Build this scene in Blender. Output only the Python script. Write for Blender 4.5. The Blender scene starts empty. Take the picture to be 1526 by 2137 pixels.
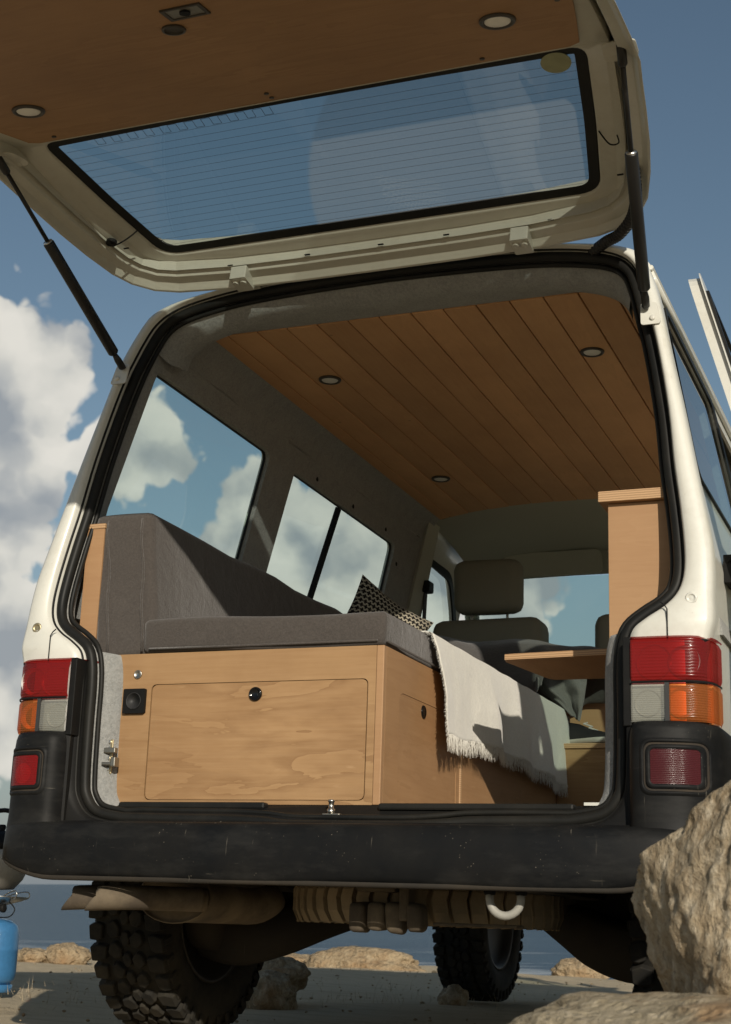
import bpy, bmesh, math, random
from mathutils import Vector, Matrix, noise
from mathutils.geometry import tessellate_polygon
random.seed(7)
SC = bpy.context.scene
COL = SC.collection
W, H = 1526, 2137
RAD = math.radians

# ------------------------------------------------------------------ camera
F_PX = 3133.1
CAM_VAN = Vector((1.4194, -3.3431, 0.3152))          # lens position measured in the van's own frame
def view_rows(yaw, pitch, roll):
    cy, sy = math.cos(yaw), math.sin(yaw)
    f = Vector((-sy*math.cos(pitch), cy*math.cos(pitch), math.sin(pitch)))
    r = Vector((cy, sy, 0)); u = r.cross(f)
    r2 = r*math.cos(roll)+u*math.sin(roll); u2 = u*math.cos(roll)-r*math.sin(roll)
    return r2, u2, f
ra, ua, fa = view_rows(RAD(21.9684), RAD(15.4263), RAD(2.0102))   # camera axes in the van frame
rb, ub, fb = view_rows(RAD(21.9684), RAD(13.90), 0.0)             # camera axes in the level world
A = Matrix((ra, ua, fa)); B = Matrix((rb, ub, fb))
VROT = (B.transposed() @ A)                          # the van stands a little nose-down on the slope
VM = VROT.to_4x4()
cam = bpy.data.cameras.new('camera'); camo = bpy.data.objects.new('camera', cam); COL.objects.link(camo)
camo.matrix_world = Matrix.Translation(VROT @ CAM_VAN) @ Matrix((rb, ub, -fb)).transposed().to_4x4()
cam.sensor_fit = 'VERTICAL'; cam.sensor_height = 36.0; cam.lens = F_PX/H*36.0
cam.clip_start = 0.05; cam.clip_end = 20000
cam.dof.use_dof = True; cam.dof.focus_distance = 4.3; cam.dof.aperture_fstop = 10.0
SC.camera = camo
CAMW = VROT @ CAM_VAN

# ------------------------------------------------------------------ sun, sky
SUN_VAN = Vector((0.60, -1.0, 0.475)).normalized()
SUN_W = (VROT @ SUN_VAN).normalized()
sl = bpy.data.lights.new('sun', 'SUN'); sl.energy = 4.7; sl.angle = RAD(0.53); sl.color = (1.0, 0.915, 0.785)
so = bpy.data.objects.new('sun', sl); COL.objects.link(so)
so.rotation_euler = SUN_W.to_track_quat('Z', 'Y').to_euler(); so.location = SUN_W*30
SC.view_settings.view_transform = 'Standard'; SC.view_settings.look = 'None'
SC.view_settings.exposure = -0.22; SC.view_settings.gamma = 1.0
SC.view_settings.use_curve_mapping = False
SC.cycles.max_bounces = 14; SC.cycles.diffuse_bounces = 9; SC.cycles.transparent_max_bounces = 16
SC.cycles.use_denoising = True; SC.cycles.sample_clamp_indirect = 10.0
SC.cycles.caustics_reflective = False; SC.cycles.caustics_refractive = False

world = bpy.data.worlds.new('World'); SC.world = world; world.use_nodes = True
wn = world.node_tree; wn.nodes.clear()
class NT:
    def __init__(s, tree): s.t = tree
    def n(s, typ, **kw):
        nd = s.t.nodes.new(typ)
        for k, v in kw.items():
            if k == 'ins':
                for i, val in v.items():
                    if hasattr(val, 'is_output'): s.t.links.new(val, nd.inputs[i])
                    else: nd.inputs[i].default_value = val
            else: setattr(nd, k, v)
        return nd
    def math(s, op, a, b=None, clamp=False):
        ins = {0: a}
        if b is not None: ins[1] = b
        return s.n('ShaderNodeMath', operation=op, use_clamp=clamp, ins=ins).outputs[0]
    def vmath(s, op, a, b=None, out=0):
        ins = {0: a}
        if b is not None: ins[1] = b
        return s.n('ShaderNodeVectorMath', operation=op, ins=ins).outputs[out]
    def ramp(s, fac, stops, interp='LINEAR'):
        nd = s.n('ShaderNodeValToRGB'); cr = nd.color_ramp; cr.interpolation = interp
        while len(cr.elements) < len(stops): cr.elements.new(0.5)
        for e, (p, c) in zip(cr.elements, stops):
            e.position = p; e.color = c if len(c) == 4 else (*c, 1)
        s.t.links.new(fac, nd.inputs[0]); return nd.outputs[0]
    def mix(s, fac, a, b, blend='MIX'):
        nd = s.n('ShaderNodeMix', data_type='RGBA', blend_type=blend)
        for i, v in ((0, fac), (6, a), (7, b)):
            if hasattr(v, 'is_output'): s.t.links.new(v, nd.inputs[i])
            else: nd.inputs[i].default_value = v if i == 0 else ((*v, 1) if len(v) == 3 else v)
        return nd.outputs[2]
    def noise(s, vec, scale, detail=4, rough=.5, dist=0.0, out=0):
        nd = s.n('ShaderNodeTexNoise', ins={'Scale': scale, 'Detail': detail, 'Roughness': rough, 'Distortion': dist})
        if vec is not None: s.t.links.new(vec, nd.inputs['Vector'])
        return nd.outputs[out]
    def mapping(s, vec, scale=(1, 1, 1), loc=(0, 0, 0), rot=(0, 0, 0)):
        return s.n('ShaderNodeMapping', ins={'Vector': vec, 'Scale': scale, 'Location': loc, 'Rotation': rot}).outputs[0]
    def link(s, a, b): s.t.links.new(a, b)

k = NT(wn)
sky = k.n('ShaderNodeTexSky', sky_type='NISHITA', sun_disc=False)
sky.sun_elevation = math.asin(SUN_W.z); sky.sun_rotation = math.atan2(SUN_W.x, SUN_W.y)
sky.altitude = 10; sky.air_density = 1.0; sky.dust_density = 0.6; sky.ozone_density = 2.0
dirv = k.n('ShaderNodeTexCoord').outputs['Generated']
# banks of cumulus: their centres (direction) and angular size
banks = [(-.560, .768, .312, .050), (-.592, .742, .318, .060), (-.585, .766, .265, .075), (-.500, .812, .292, .030),
         (-.482, .826, .290, .020), (-.424, .868, .256, .030), (-.440, .866, .226, .038), (-.400, .882, .240, .036), (-.35, .908, .215, .050),
         (-.30, .925, .20, .05), (-.567, .805, .170, .045), (-.60, .785, .165, .060), (-.48, .86, .18, .04),
         (-.70, .66, .24, .10), (-.80, .55, .20, .12), (-.78, .55, .32, .08), (-.93, .28, .22, .13), (-.97, -.1, .2, .12),
         (-.90, -.36, .25, .14), (.35, .92, .16, .09), (.62, .76, .18, .10), (.85, .48, .2, .12), (.97, .1, .2, .12), (.05, .99, .08, .05)]
warp = k.noise(dirv, 9.0, 3, .55, 0, 1)
warpv = k.vmath('SCALE', k.vmath('SUBTRACT', warp, (.5, .5, .5)), None); 
warpv.node.inputs['Scale'].default_value = .040
dv = k.vmath('ADD', dirv, warpv)
mask = None
for (x, y, z, r) in banks:
    c = (VROT @ Vector((x, y, z))).normalized()
    dist = k.vmath('DISTANCE', dv, tuple(c), out=1)
    m = k.math('SUBTRACT', 1.0, k.math('DIVIDE', dist, r*1.55))
    mask = m if mask is None else k.math('MAXIMUM', mask, m)
mask = k.math('MAXIMUM', mask, -0.8)
wv2 = k.vmath('SCALE', k.vmath('SUBTRACT', k.noise(dirv, 30.0, 3, .6, 0, 1), (.5, .5, .5)), None); wv2.node.inputs['Scale'].default_value = .030
def cloud_density(vec, layers):
    v = k.vmath('ADD', vec, wv2); a = k.math('MULTIPLY', k.math('SUBTRACT', k.noise(vec, 8.0, 3, .55), .5), 1.3)
    for sc2, am in layers:
        vo = k.n('ShaderNodeTexVoronoi', feature='F1', ins={'Vector': v, 'Scale': sc2}).outputs['Distance']
        a = k.math('ADD', a, k.math('MULTIPLY', k.math('SUBTRACT', .45, vo), am*1.5))
    return k.math('ADD', k.math('MULTIPLY', mask, 1.85), a)
d0 = cloud_density(dirv, ((17.0, .62), (41.0, .34), (96.0, .17)))
dl = cloud_density(dirv, ((15.0, .55), (41.0, .20)))
shift = k.vmath('ADD', dirv, tuple((Vector((0.4, -.1, .9)).normalized())*.024))
d1 = cloud_density(shift, ((15.0, .55), (41.0, .20)))
alpha = k.n('ShaderNodeMapRange', interpolation_type='SMOOTHSTEP', ins={0: d0, 1: .20, 2: .40}).outputs[0]
lit = k.n('ShaderNodeMapRange', ins={0: k.math('SUBTRACT', dl, d1), 1: -.38, 2: .34}).outputs[0]
core = k.n('ShaderNodeMapRange', ins={0: d0, 1: .5, 2: 1.7}).outputs[0]
litf = k.math('SUBTRACT', lit, k.math('MULTIPLY', core, .22), True)
ccol = k.ramp(litf, [(0, (3.9, 4.2, 4.5)), (.30, (5.7, 5.8, 5.7)), (.60, (8.3, 8.1, 7.4)), (1, (9.8, 9.4, 8.5))])
skyc = k.mix(1.0, sky.outputs[0], (1.0, .95, .82), 'MULTIPLY')
# thin milky air low above the sea
elev = k.n('ShaderNodeSeparateXYZ', ins={0: dirv}).outputs[2]
milky = k.n('ShaderNodeMapRange', ins={0: elev, 1: 0.0, 2: .24, 3: .85, 4: 0.0}).outputs[0]
skyc = k.mix(milky, skyc, (2.3, 2.75, 3.3))
lowf = k.n('ShaderNodeMapRange', interpolation_type='SMOOTHSTEP', ins={0: elev, 1: .012, 2: .075, 3: .12, 4: .93}).outputs[0]
fin = k.mix(k.math('MULTIPLY', alpha, lowf), skyc, ccol)
bg = k.n('ShaderNodeBackground', ins={'Color': fin, 'Strength': .095})
world.cycles.sampling_method = 'MANUAL'; world.cycles.sample_map_resolution = 512
wo = k.n('ShaderNodeOutputWorld'); k.link(bg.outputs[0], wo.inputs[0])

# ------------------------------------------------------------------ materials
MAT = {}
def newmat(name):
    m = bpy.data.materials.new(name); m.use_nodes = True; m.node_tree.nodes.clear(); MAT[name] = m
    t = NT(m.node_tree); out = t.n('ShaderNodeOutputMaterial'); return m, t, out
def principled(t, out, color, rough=.5, metallic=0., bump=None, bstr=.2, bdist=.002, coat=0., spec=.5, trans=0., sheen=0.):
    ins = {'Roughness': rough, 'Metallic': metallic, 'Coat Weight': coat, 'Specular IOR Level': spec,
           'Transmission Weight': trans, 'Sheen Weight': sheen}
    ins['Base Color'] = color if hasattr(color, 'is_output') else (*color, 1)
    p = t.n('ShaderNodeBsdfPrincipled', ins=ins)
    if coat: p.inputs['Coat Roughness'].default_value = .08
    if bump is not None:
        b = t.n('ShaderNodeBump', ins={'Height': bump, 'Strength': bstr, 'Distance': bdist}); t.link(b.outputs[0], p.inputs['Normal'])
    if out is not None: t.link(p.outputs[0], out.inputs[0])
    return p
def obj_co(t): return t.n('ShaderNodeTexCoord').outputs['Object']

def m_paint(name, col, dirt=(.30, .25, .17), rough=.32, amount=.5):
    m, t, o = newmat(name); co = obj_co(t)
    n1 = t.noise(co, 3.0, 6, .6); n2 = t.noise(co, 38, 5, .65)
    f = t.math('MULTIPLY', t.ramp(t.math('MULTIPLY', n1, n2), [(.22, (0, 0, 0)), (.42, (1, 1, 1))]), amount*.35)
    c = t.mix(f, col, dirt)
    sp = t.ramp(t.noise(co, 130, 2, .5), [(.70, (0, 0, 0)), (.76, (1, 1, 1))])
    c = t.mix(t.math('MULTIPLY', sp, .35*amount), c, dirt)
    r = t.math('ADD', rough, t.math('MULTIPLY', n1, .18))
    principled(t, o, c, r, coat=.45, bump=n2, bstr=.04, bdist=.001)
    return m
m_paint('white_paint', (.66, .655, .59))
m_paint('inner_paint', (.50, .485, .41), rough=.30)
def m_plastic(name, col, dust=(.23, .19, .13), amount=.5, rough=.42, scr=1.0, spec=.45):
    m, t, o = newmat(name); co = obj_co(t)
    n1 = t.noise(co, 4.5, 7, .65); n2 = t.noise(co, 220, 3, .6)
    c = t.mix(t.math('MULTIPLY', t.ramp(n1, [(.40, (0, 0, 0)), (.75, (1, 1, 1))]), .30*amount), col, dust)
    # scratches: thin stretched noise at two angles
    s1 = t.noise(t.mapping(co, (8, 8, 140), rot=(0, .5, 0)), 1.0, 3, .5)
    s2 = t.noise(t.mapping(co, (170, 60, 9), rot=(0, .25, 0)), 1.0, 3, .5)
    sc = t.math('MAXIMUM', t.ramp(s1, [(.70, (0, 0, 0)), (.74, (1, 1, 1))]), t.ramp(s2, [(.68, (0, 0, 0)), (.74, (1, 1, 1))]))
    hz = t.ramp(t.noise(t.mapping(co, (5, 5, 16)), 1.0, 6, .7), [(.48, (0, 0, 0)), (.75, (1, 1, 1))])
    c = t.mix(t.math('MULTIPLY', hz, .10*scr), c, (.16, .155, .14))
    sc = t.math('MULTIPLY', sc, t.ramp(t.noise(co, 6.0, 3, .6), [(.5, (0, 0, 0)), (.64, (1, 1, 1))]))
    c = t.mix(t.math('MULTIPLY', sc, .33*scr), c, (.30, .27, .21))
    # dust speckles
    sp = t.ramp(t.n('ShaderNodeTexVoronoi', ins={'Vector': co, 'Scale': 95.0}).outputs['Distance'], [(.05, (1, 1, 1)), (.13, (0, 0, 0))])
    sp = t.math('MULTIPLY', sp, t.ramp(t.noise(co, 14, 2, .5), [(.55, (0, 0, 0)), (.7, (1, 1, 1))]))
    c = t.mix(t.math('MULTIPLY', sp, .5*scr), c, (.38, .33, .25))
    r = t.math('ADD', rough, t.math('MULTIPLY', n1, .25))
    principled(t, o, c, r, bump=n2, bstr=.10, bdist=.0006, spec=spec)
    return m
m_plastic('bumper_plastic', (.0075, .0082, .009), amount=.10, rough=.36, scr=.9, spec=.10)
m_plastic('black_plastic', (.0075, .0078, .008), amount=.12, scr=.2, spec=.14)
m_plastic('seal_rubber', (.0105, .011, .0105), amount=.2, rough=.36, scr=.12, spec=.18)
m_plastic('strut_black', (.010, .010, .010), amount=.08, rough=.3, scr=0)
m_plastic('under_dark', (.016, .014, .012), dust=(.16, .11, .06), amount=1.2, rough=.7, scr=.3)
m_plastic('mud_metal', (.075, .058, .040), dust=(.36, .285, .185), amount=2.0, rough=.8, scr=.3)
m_plastic('mud_arm', (.018, .015, .011), dust=(.16, .115, .065), amount=.5, rough=.7, scr=.3)
def m_simple(name, col, rough=.5, metallic=0., nscale=60, nstr=.1, var=.12, coat=0.):
    m, t, o = newmat(name); co = obj_co(t); n = t.noise(co, nscale, 5, .6)
    dk = tuple(c*(1-var*1.6) for c in col); lt = tuple(min(1, c*(1+var)) for c in col)
    principled(t, o, t.mix(n, dk, lt), rough, metallic, bump=n, bstr=nstr, bdist=.001, coat=coat); return m
m_simple('steel', (.55, .53, .48), .32, 1.0)
m_simple('dull_steel', (.38, .36, .31), .45, 1.0)
m_simple('brass_steel', (.50, .42, .26), .42, .8)
m_simple('reflector', (.80, .78, .74), .38, .55)
m_simple('tow_paint', (.36, .35, .31), .55)
m_simple('spot_diffuser', (.80, .78, .72), .6, var=.03)
m_simple('spot_ring', (.05, .042, .033), .45)
m_simple('gas_blue', (.045, .17, .35), .40, coat=.3, var=.18)
m_simple('kettle_grey', (.33, .31, .27), .5)
m_simple('headliner', (.50, .50, .42), .9, nscale=300, nstr=.2)
m_simple('seat_cloth', (.27, .265, .215), .95, nscale=400, nstr=.3)
m_simple('gloss_black', (.006, .006, .006), .12, var=.02)
m_simple('dash_plastic', (.03, .03, .03), .6)
m_simple('lino', (.34, .31, .26), .5)
m_simple('shoe_black', (.014, .014, .016), .7); m_simple('shoe_white', (.60, .58, .53), .6)
m_simple('letter_white', (.75, .75, .72), .5)
m_simple('glass_sticker', (.30, .31, .18), .5, var=.25, nscale=25)
m_simple('wire_dark', (.03, .03, .035), .5)
m_simple('rim_dark', (.05, .045, .04), .5, .6)

def m_felt():
    m, t, o = newmat('felt'); co = obj_co(t)
    n = t.noise(co, 120, 6, .8); b = t.noise(co, 22, 6, .7)
    c = t.mix(t.ramp(b, [(.2, (0, 0, 0)), (.8, (1, 1, 1))]), (.20, .205, .197), (.33, .335, .32)); c = t.mix(t.math('MULTIPLY', t.ramp(n, [(.40, (0, 0, 0)), (.66, (1, 1, 1))]), .65), c, (.44, .44, .42))
    principled(t, o, c, .95, bump=t.math('ADD', n, t.math('MULTIPLY', b, 1.5)), bstr=.8, bdist=.006, spec=.2, sheen=.25)
m_felt()
def m_fabric(name, c1, c2, scale=420, bs=.45, sheen=.3):
    m, t, o = newmat(name); co = obj_co(t)
    v = t.ramp(t.noise(co, scale*.42, 4, .75), [(.3, (0, 0, 0)), (.7, (1, 1, 1))]); b = t.noise(co, 7, 6, .6)
    wv = t.noise(co, 900, 2, .5)
    f = t.math('MULTIPLY', t.math('ADD', v, wv), .5)
    c = t.mix(f, c1, c2); c = t.mix(t.math('MULTIPLY', b, .35), c, tuple(x*.72 for x in c1))
    wr = t.noise(co, 15, 5, .62, .4)
    h = t.math('ADD', t.math('MULTIPLY', f, .55), t.math('MULTIPLY', wr, 3.4))
    principled(t, o, c, .95, bump=h, bstr=bs, bdist=.004, spec=.15, sheen=sheen)
m_fabric('cushion_fabric', (.042, .036, .032), (.116, .101, .089))
m_fabric('duvet_fabric', (.060, .057, .055), (.115, .108, .102))
m_fabric('sheet_fabric', (.13, .125, .118), (.22, .21, .20))
m_fabric('blanket_cotton', (.62, .60, .53), (.84, .82, .75), 330, .5)
m_fabric('belt_web', (.03, .03, .03), (.06, .06, .06), 200)

def m_wood(name, base, dark, light, axis='x', fig=1.0, rough=.5):
    """rotary-cut veneer: long grain along `axis`, broad flame figure, fine pores"""
    m, t, o = newmat(name); co = obj_co(t)
    info = t.n('ShaderNodeObjectInfo').outputs['Random']
    shift = t.n('ShaderNodeCombineXYZ', ins={0: t.math('MULTIPLY', info, 7.0), 1: t.math('MULTIPLY', info, 13.0), 2: t.math('MULTIPLY', info, 5.0)}).outputs[0]
    co = t.vmath('ADD', co, shift)
    if name != 'ceiling_wood': info = t.math('ADD', .40, t.math('MULTIPLY', info, .2))
    st = {'x': (1.0, 5.0, 5.0), 'y': (5.0, 1.0, 5.0), 'z': (5.0, 5.0, 1.0)}[axis]
    fn = {'x': (5, 120, 120), 'y': (120, 5, 120), 'z': (120, 120, 5)}[axis]
    big = t.noise(t.mapping(co, st), 2.6, 4, .55, .5)
    edge = t.math('MULTIPLY', t.math('SUBTRACT', t.noise(t.mapping(co, tuple(4*q for q in st)), 1.6, 4, .6), .5), .06)
    rings = t.math('FRACT', t.math('MULTIPLY', t.math('ADD', big, edge), 5.0))
    rings = t.ramp(rings, [(0, (1, 1, 1)), (.10, (.75, .75, .75)), (.55, (.25, .25, .25)), (.90, (0, 0, 0)), (.97, (0, 0, 0)), (1, (1, 1, 1))])
    sel = t.ramp(t.noise(t.mapping(co, tuple(.6*q for q in st)), 1.2, 2, .5), [(.36, (0, 0, 0)), (.52, (1, 1, 1))])
    fine = t.noise(t.mapping(co, fn), 1.0, 4, .65)
    blot = t.noise(co, 2.4, 5, .62)
    c = t.mix(t.ramp(blot, [(.3, (0, 0, 0)), (.7, (1, 1, 1))]), dark, base)
    c = t.mix(.25, c, base)
    tone = t.math('ADD', .84, t.math('MULTIPLY', info, .32)); c = t.vmath('SCALE', c, None); c.node.inputs['Scale'].default_value = 1.0; t.link(tone, c.node.inputs['Scale'])
    c = t.mix(t.math('MULTIPLY', t.math('MULTIPLY', rings, sel), .60*fig), c, dark)
    c = t.mix(t.math('MULTIPLY', t.ramp(fine, [(.40, (0, 0, 0)), (.72, (1, 1, 1))]), .16), c, light)
    c = t.mix(t.math('MULTIPLY', t.ramp(fine, [(.28, (1, 1, 1)), (.42, (0, 0, 0))]), .14), c, dark)
    fl = t.ramp(t.noise(t.mapping(co, tuple(q*3.0 for q in st)), 2.1, 3, .5), [(.70, (0, 0, 0)), (.76, (1, 1, 1))])
    c = t.mix(t.math('MULTIPLY', fl, .32*fig), c, light)
    kn = t.ramp(t.n('ShaderNodeTexVoronoi', ins={'Vector': co, 'Scale': 5.5}).outputs['Distance'], [(.015, (1, 1, 1)), (.04, (0, 0, 0))])
    c = t.mix(t.math('MULTIPLY', kn, .55), c, tuple(x*.4 for x in dark))
    principled(t, o, c, t.math('ADD', rough, t.math('MULTIPLY', blot, .15)), bump=fine, bstr=.08, bdist=.0006, spec=.35)
m_wood('plywood', (.385, .235, .112), (.25, .138, .060), (.53, .355, .195), 'x', 1.5)
m_wood('plywood_y', (.39, .225, .108), (.28, .152, .068), (.50, .32, .17), 'y', .8)
m_wood('plywood_z', (.41, .245, .125), (.33, .185, .09), (.50, .32, .175), 'x', .5)
m_wood('ceiling_wood', (.68, .385, .185), (.50, .262, .118), (.76, .475, .255), 'y', .45, .55)
m_wood('tailgate_wood', (.355, .205, .10), (.23, .125, .057), (.43, .265, .14), 'x', .8, .5)
def m_plyedge():
    m, t, o = newmat('ply_edge'); co = obj_co(t)
    w = t.n('ShaderNodeTexWave', wave_type='BANDS', bands_direction='Z', ins={'Vector': co, 'Scale': 55.0, 'Distortion': 1.2, 'Detail': 3.0}).outputs['Fac']
    principled(t, o, t.mix(w, (.33, .19, .09), (.54, .35, .19)), .6)
m_plyedge()

def m_glass(name, tint, gl=1.0, rough=0.0, arc=False):
    m, t, o = newmat(name)
    tr = t.n('ShaderNodeBsdfTransparent', ins={'Color': (*tint, 1)})
    g = t.n('ShaderNodeBsdfGlossy', ins={'Color': (gl, gl, gl, 1), 'Roughness': rough})
    ge = t.n('ShaderNodeNewGeometry')
    ca = t.math('ABSOLUTE', t.vmath('DOT_PRODUCT', ge.outputs['Normal'], ge.outputs['Incoming'], out=1))
    fr = t.math('ADD', .045, t.math('MULTIPLY', t.math('POWER', t.math('SUBTRACT', 1.0, ca), 5.0), .90))
    co = obj_co(t); sm = t.math('MULTIPLY', t.noise(co, 2.2, 5, .6), .05)
    df = t.n('ShaderNodeBsdfTranslucent' if arc else 'ShaderNodeBsdfDiffuse', ins={'Color': (.5, .48, .42, 1)})
    if arc:      # dust left outside the sweep of the wiper, and a film of streaks
        dd = t.vmath('DISTANCE', co, (.90, .30, 2.137), out=1)
        a1 = t.n('ShaderNodeMapRange', interpolation_type='SMOOTHSTEP', ins={0: dd, 1: 1.072, 2: 1.056}).outputs[0]
        stx = t.noise(t.mapping(co, (3, 40, 40)), 1.0, 4, .6)
        sm = t.math('ADD', sm, t.math('MULTIPLY', a1, t.math('ADD', .24, t.math('MULTIPLY', stx, .10))))
    mx0 = t.n('ShaderNodeMixShader', ins={0: sm, 1: tr.outputs[0], 2: df.outputs[0]})
    mx = t.n('ShaderNodeMixShader', ins={0: fr, 1: mx0.outputs[0], 2: g.outputs[0]})
    t.link(mx.outputs[0], o.inputs[0]); return m
m_glass('window_glass', (.78, .87, .82))
m_glass('tail_glass', (.66, .74, .72), arc=True)
m_glass('dark_glass', (.66, .74, .70))
def m_lens(name, col, ribs, horizontal=True, mixd=.45):
    m, t, o = newmat(name); co = obj_co(t)
    wv = t.n('ShaderNodeTexWave', wave_type='BANDS', bands_direction='Z' if horizontal else 'X', ins={'Vector': co, 'Scale': ribs, 'Distortion': 0.0}).outputs['Fac']
    gr = t.noise(co, 30, 4, .6)
    tr = t.n('ShaderNodeBsdfTransparent', ins={'Color': (*[min(1, c*1.5+.02) for c in col], 1)})
    p = principled(t, None, col, t.math('ADD', .14, t.math('MULTIPLY', gr, .2)), bump=wv, bstr=.5, bdist=.0016, coat=.3)
    mx = t.n('ShaderNodeMixShader', ins={0: mixd, 1: p.outputs[0], 2: tr.outputs[0]})
    mx.inputs[0].default_value = mixd
    t.link(mx.outputs[0], o.inputs[0])
m_lens('red_lens', (.33, .024, .022), 44.0, mixd=.60)
m_lens('amber_lens', (.50, .150, .035), 58.0, mixd=.60)
m_lens('clear_lens', (.40, .40, .36), 66.0, mixd=.62)
m_lens('fog_red', (.40, .018, .018), 72.0, mixd=.55)
m_lens('dull_red', (.075, .010, .012), 80.0, mixd=.2)

def m_tyre():
    m, t, o = newmat('tyre_rubber'); co = obj_co(t)
    n = t.noise(co, 9, 6, .65); f = t.noise(co, 150, 4, .6)
    c = t.mix(t.math('MULTIPLY', t.ramp(n, [(.42, (0, 0, 0)), (.72, (1, 1, 1))]), .45), (.013, .0125, .011), (.085, .07, .046))
    principled(t, o, c, .85, bump=f, bstr=.3, bdist=.001, spec=.25)
m_tyre()
def m_muddy_tyre():
    m, t, o = newmat('muddy_tyre'); co = obj_co(t)
    n = t.noise(co, 9, 6, .65); f = t.noise(co, 150, 4, .6)
    principled(t, o, t.mix(n, (.13, .098, .058), (.38, .295, .19)), .95, bump=f, bstr=.4, bdist=.002, spec=.1)
m_muddy_tyre()
def m_rock(name, a, b, c3, sc=1.0, bd=.02, strata=(1, 1, 1), rot=(0, 0, 0)):
    m, t, o = newmat(name); co = t.mapping(obj_co(t), strata, rot=rot)
    n1 = t.noise(co, 5*sc, 8, .65, .5); n2 = t.noise(co, 42*sc, 6, .7); v = t.n('ShaderNodeTexVoronoi', ins={'Vector': co, 'Scale': 60.0*sc}).outputs['Distance']
    n4 = t.noise(co, 16*sc, 6, .7, .8)
    c = t.mix(t.ramp(n1, [(.35, (0, 0, 0)), (.65, (1, 1, 1))]), a, b)
    c = t.mix(t.ramp(n2, [(.45, (0, 0, 0)), (.72, (1, 1, 1))]), c, c3)
    c = t.mix(t.math('MULTIPLY', t.ramp(n4, [(.34, (1, 1, 1)), (.46, (0, 0, 0))]), .6), c, tuple(x*.42 for x in a))
    sp = t.ramp(t.noise(co, 150*sc, 3, .6), [(.32, (1, 1, 1)), (.42, (0, 0, 0))])
    c = t.mix(t.math('MULTIPLY', sp, .5), c, tuple(x*.35 for x in a))
    og = t.ramp(t.noise(co, 3.2*sc, 5, .65), [(.53, (0, 0, 0)), (.66, (1, 1, 1))])
    c = t.mix(t.math('MULTIPLY', og, .60), c, (.34, .19, .085))
    h = t.math('ADD', t.math('MULTIPLY', n4, 1.0), t.math('ADD', t.math('MULTIPLY', n2, .7), t.math('MULTIPLY', v, .35)))
    principled(t, o, c, .95, bump=h, bstr=1.0, bdist=bd, spec=.12)
m_rock('rock', (.26, .195, .12), (.40, .325, .22), (.56, .49, .37), 1.0, .016, (1, 1, .62), (0, RAD(-17), 0))
m_rock('ledge_rock', (.33, .27, .175), (.45, .38, .26), (.57, .49, .36), 1.3, .016)
m_rock('far_rock', (.36, .26, .155), (.44, .34, .215), (.50, .40, .26), .5, .05)
def m_ground():
    m, t, o = newmat('ground_sand'); co = obj_co(t)
    n1 = t.noise(co, .7, 8, .62); n2 = t.noise(co, 11, 8, .68); n3 = t.noise(co, 90, 5, .7)
    st = t.noise(t.mapping(co, (1.0, 5.0, 1.0)), 2.2, 6, .65)
    c = t.mix(n1, (.40, .32, .205), (.60, .50, .345))
    c = t.mix(t.ramp(n2, [(.40, (0, 0, 0)), (.68, (1, 1, 1))]), c, (.50, .405, .27))
    c = t.mix(t.math('MULTIPLY', t.ramp(st, [(.48, (0, 0, 0)), (.66, (1, 1, 1))]), .55), c, (.30, .235, .15))
    c = t.mix(t.math('MULTIPLY', n3, .4), c, (.64, .55, .40))
    h = t.math('ADD', n2, t.math('MULTIPLY', n3, .5))
    principled(t, o, c, .97, bump=h, bstr=.9, bdist=.03, spec=.1)
m_ground()
def m_sea():
    m, t, o = newmat('sea_water'); co = obj_co(t)
    w1 = t.noise(t.mapping(co, (.10, .55, 1)), 1.0, 8, .6); w2 = t.noise(t.mapping(co, (.03, .10, 1)), 1.0, 5, .6)
    c = t.mix(t.ramp(w2, [(.35, (0, 0, 0)), (.7, (1, 1, 1))]), (.030, .052, .072), (.048, .076, .096))
    sep = t.n('ShaderNodeSeparateXYZ', ins={0: co})
    near = t.n('ShaderNodeMapRange', ins={0: sep.outputs[1], 1: 120.0, 2: 45.0}).outputs[0]
    fo = t.ramp(t.noise(t.mapping(co, (.06, .16, 1)), 1.0, 9, .66), [(.53, (0, 0, 0)), (.63, (1, 1, 1))])
    f = t.math('MULTIPLY', near, fo)
    c = t.mix(f, c, (.75, .76, .74))
    bp_ = t.n('ShaderNodeBump', ins={'Height': t.math('ADD', w1, w2), 'Strength': 1.0, 'Distance': 1.2})
    df = t.n('ShaderNodeBsdfDiffuse', ins={'Color': c, 'Normal': bp_.outputs[0]}); gl = t.n('ShaderNodeBsdfGlossy', ins={'Color': (.8, .9, 1, 1), 'Roughness': .25, 'Normal': bp_.outputs[0]})
    mx = t.n('ShaderNodeMixShader', ins={0: .30, 1: df.outputs[0], 2: gl.outputs[0]}); t.link(mx.outputs[0], o.inputs[0])
m_sea()
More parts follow.
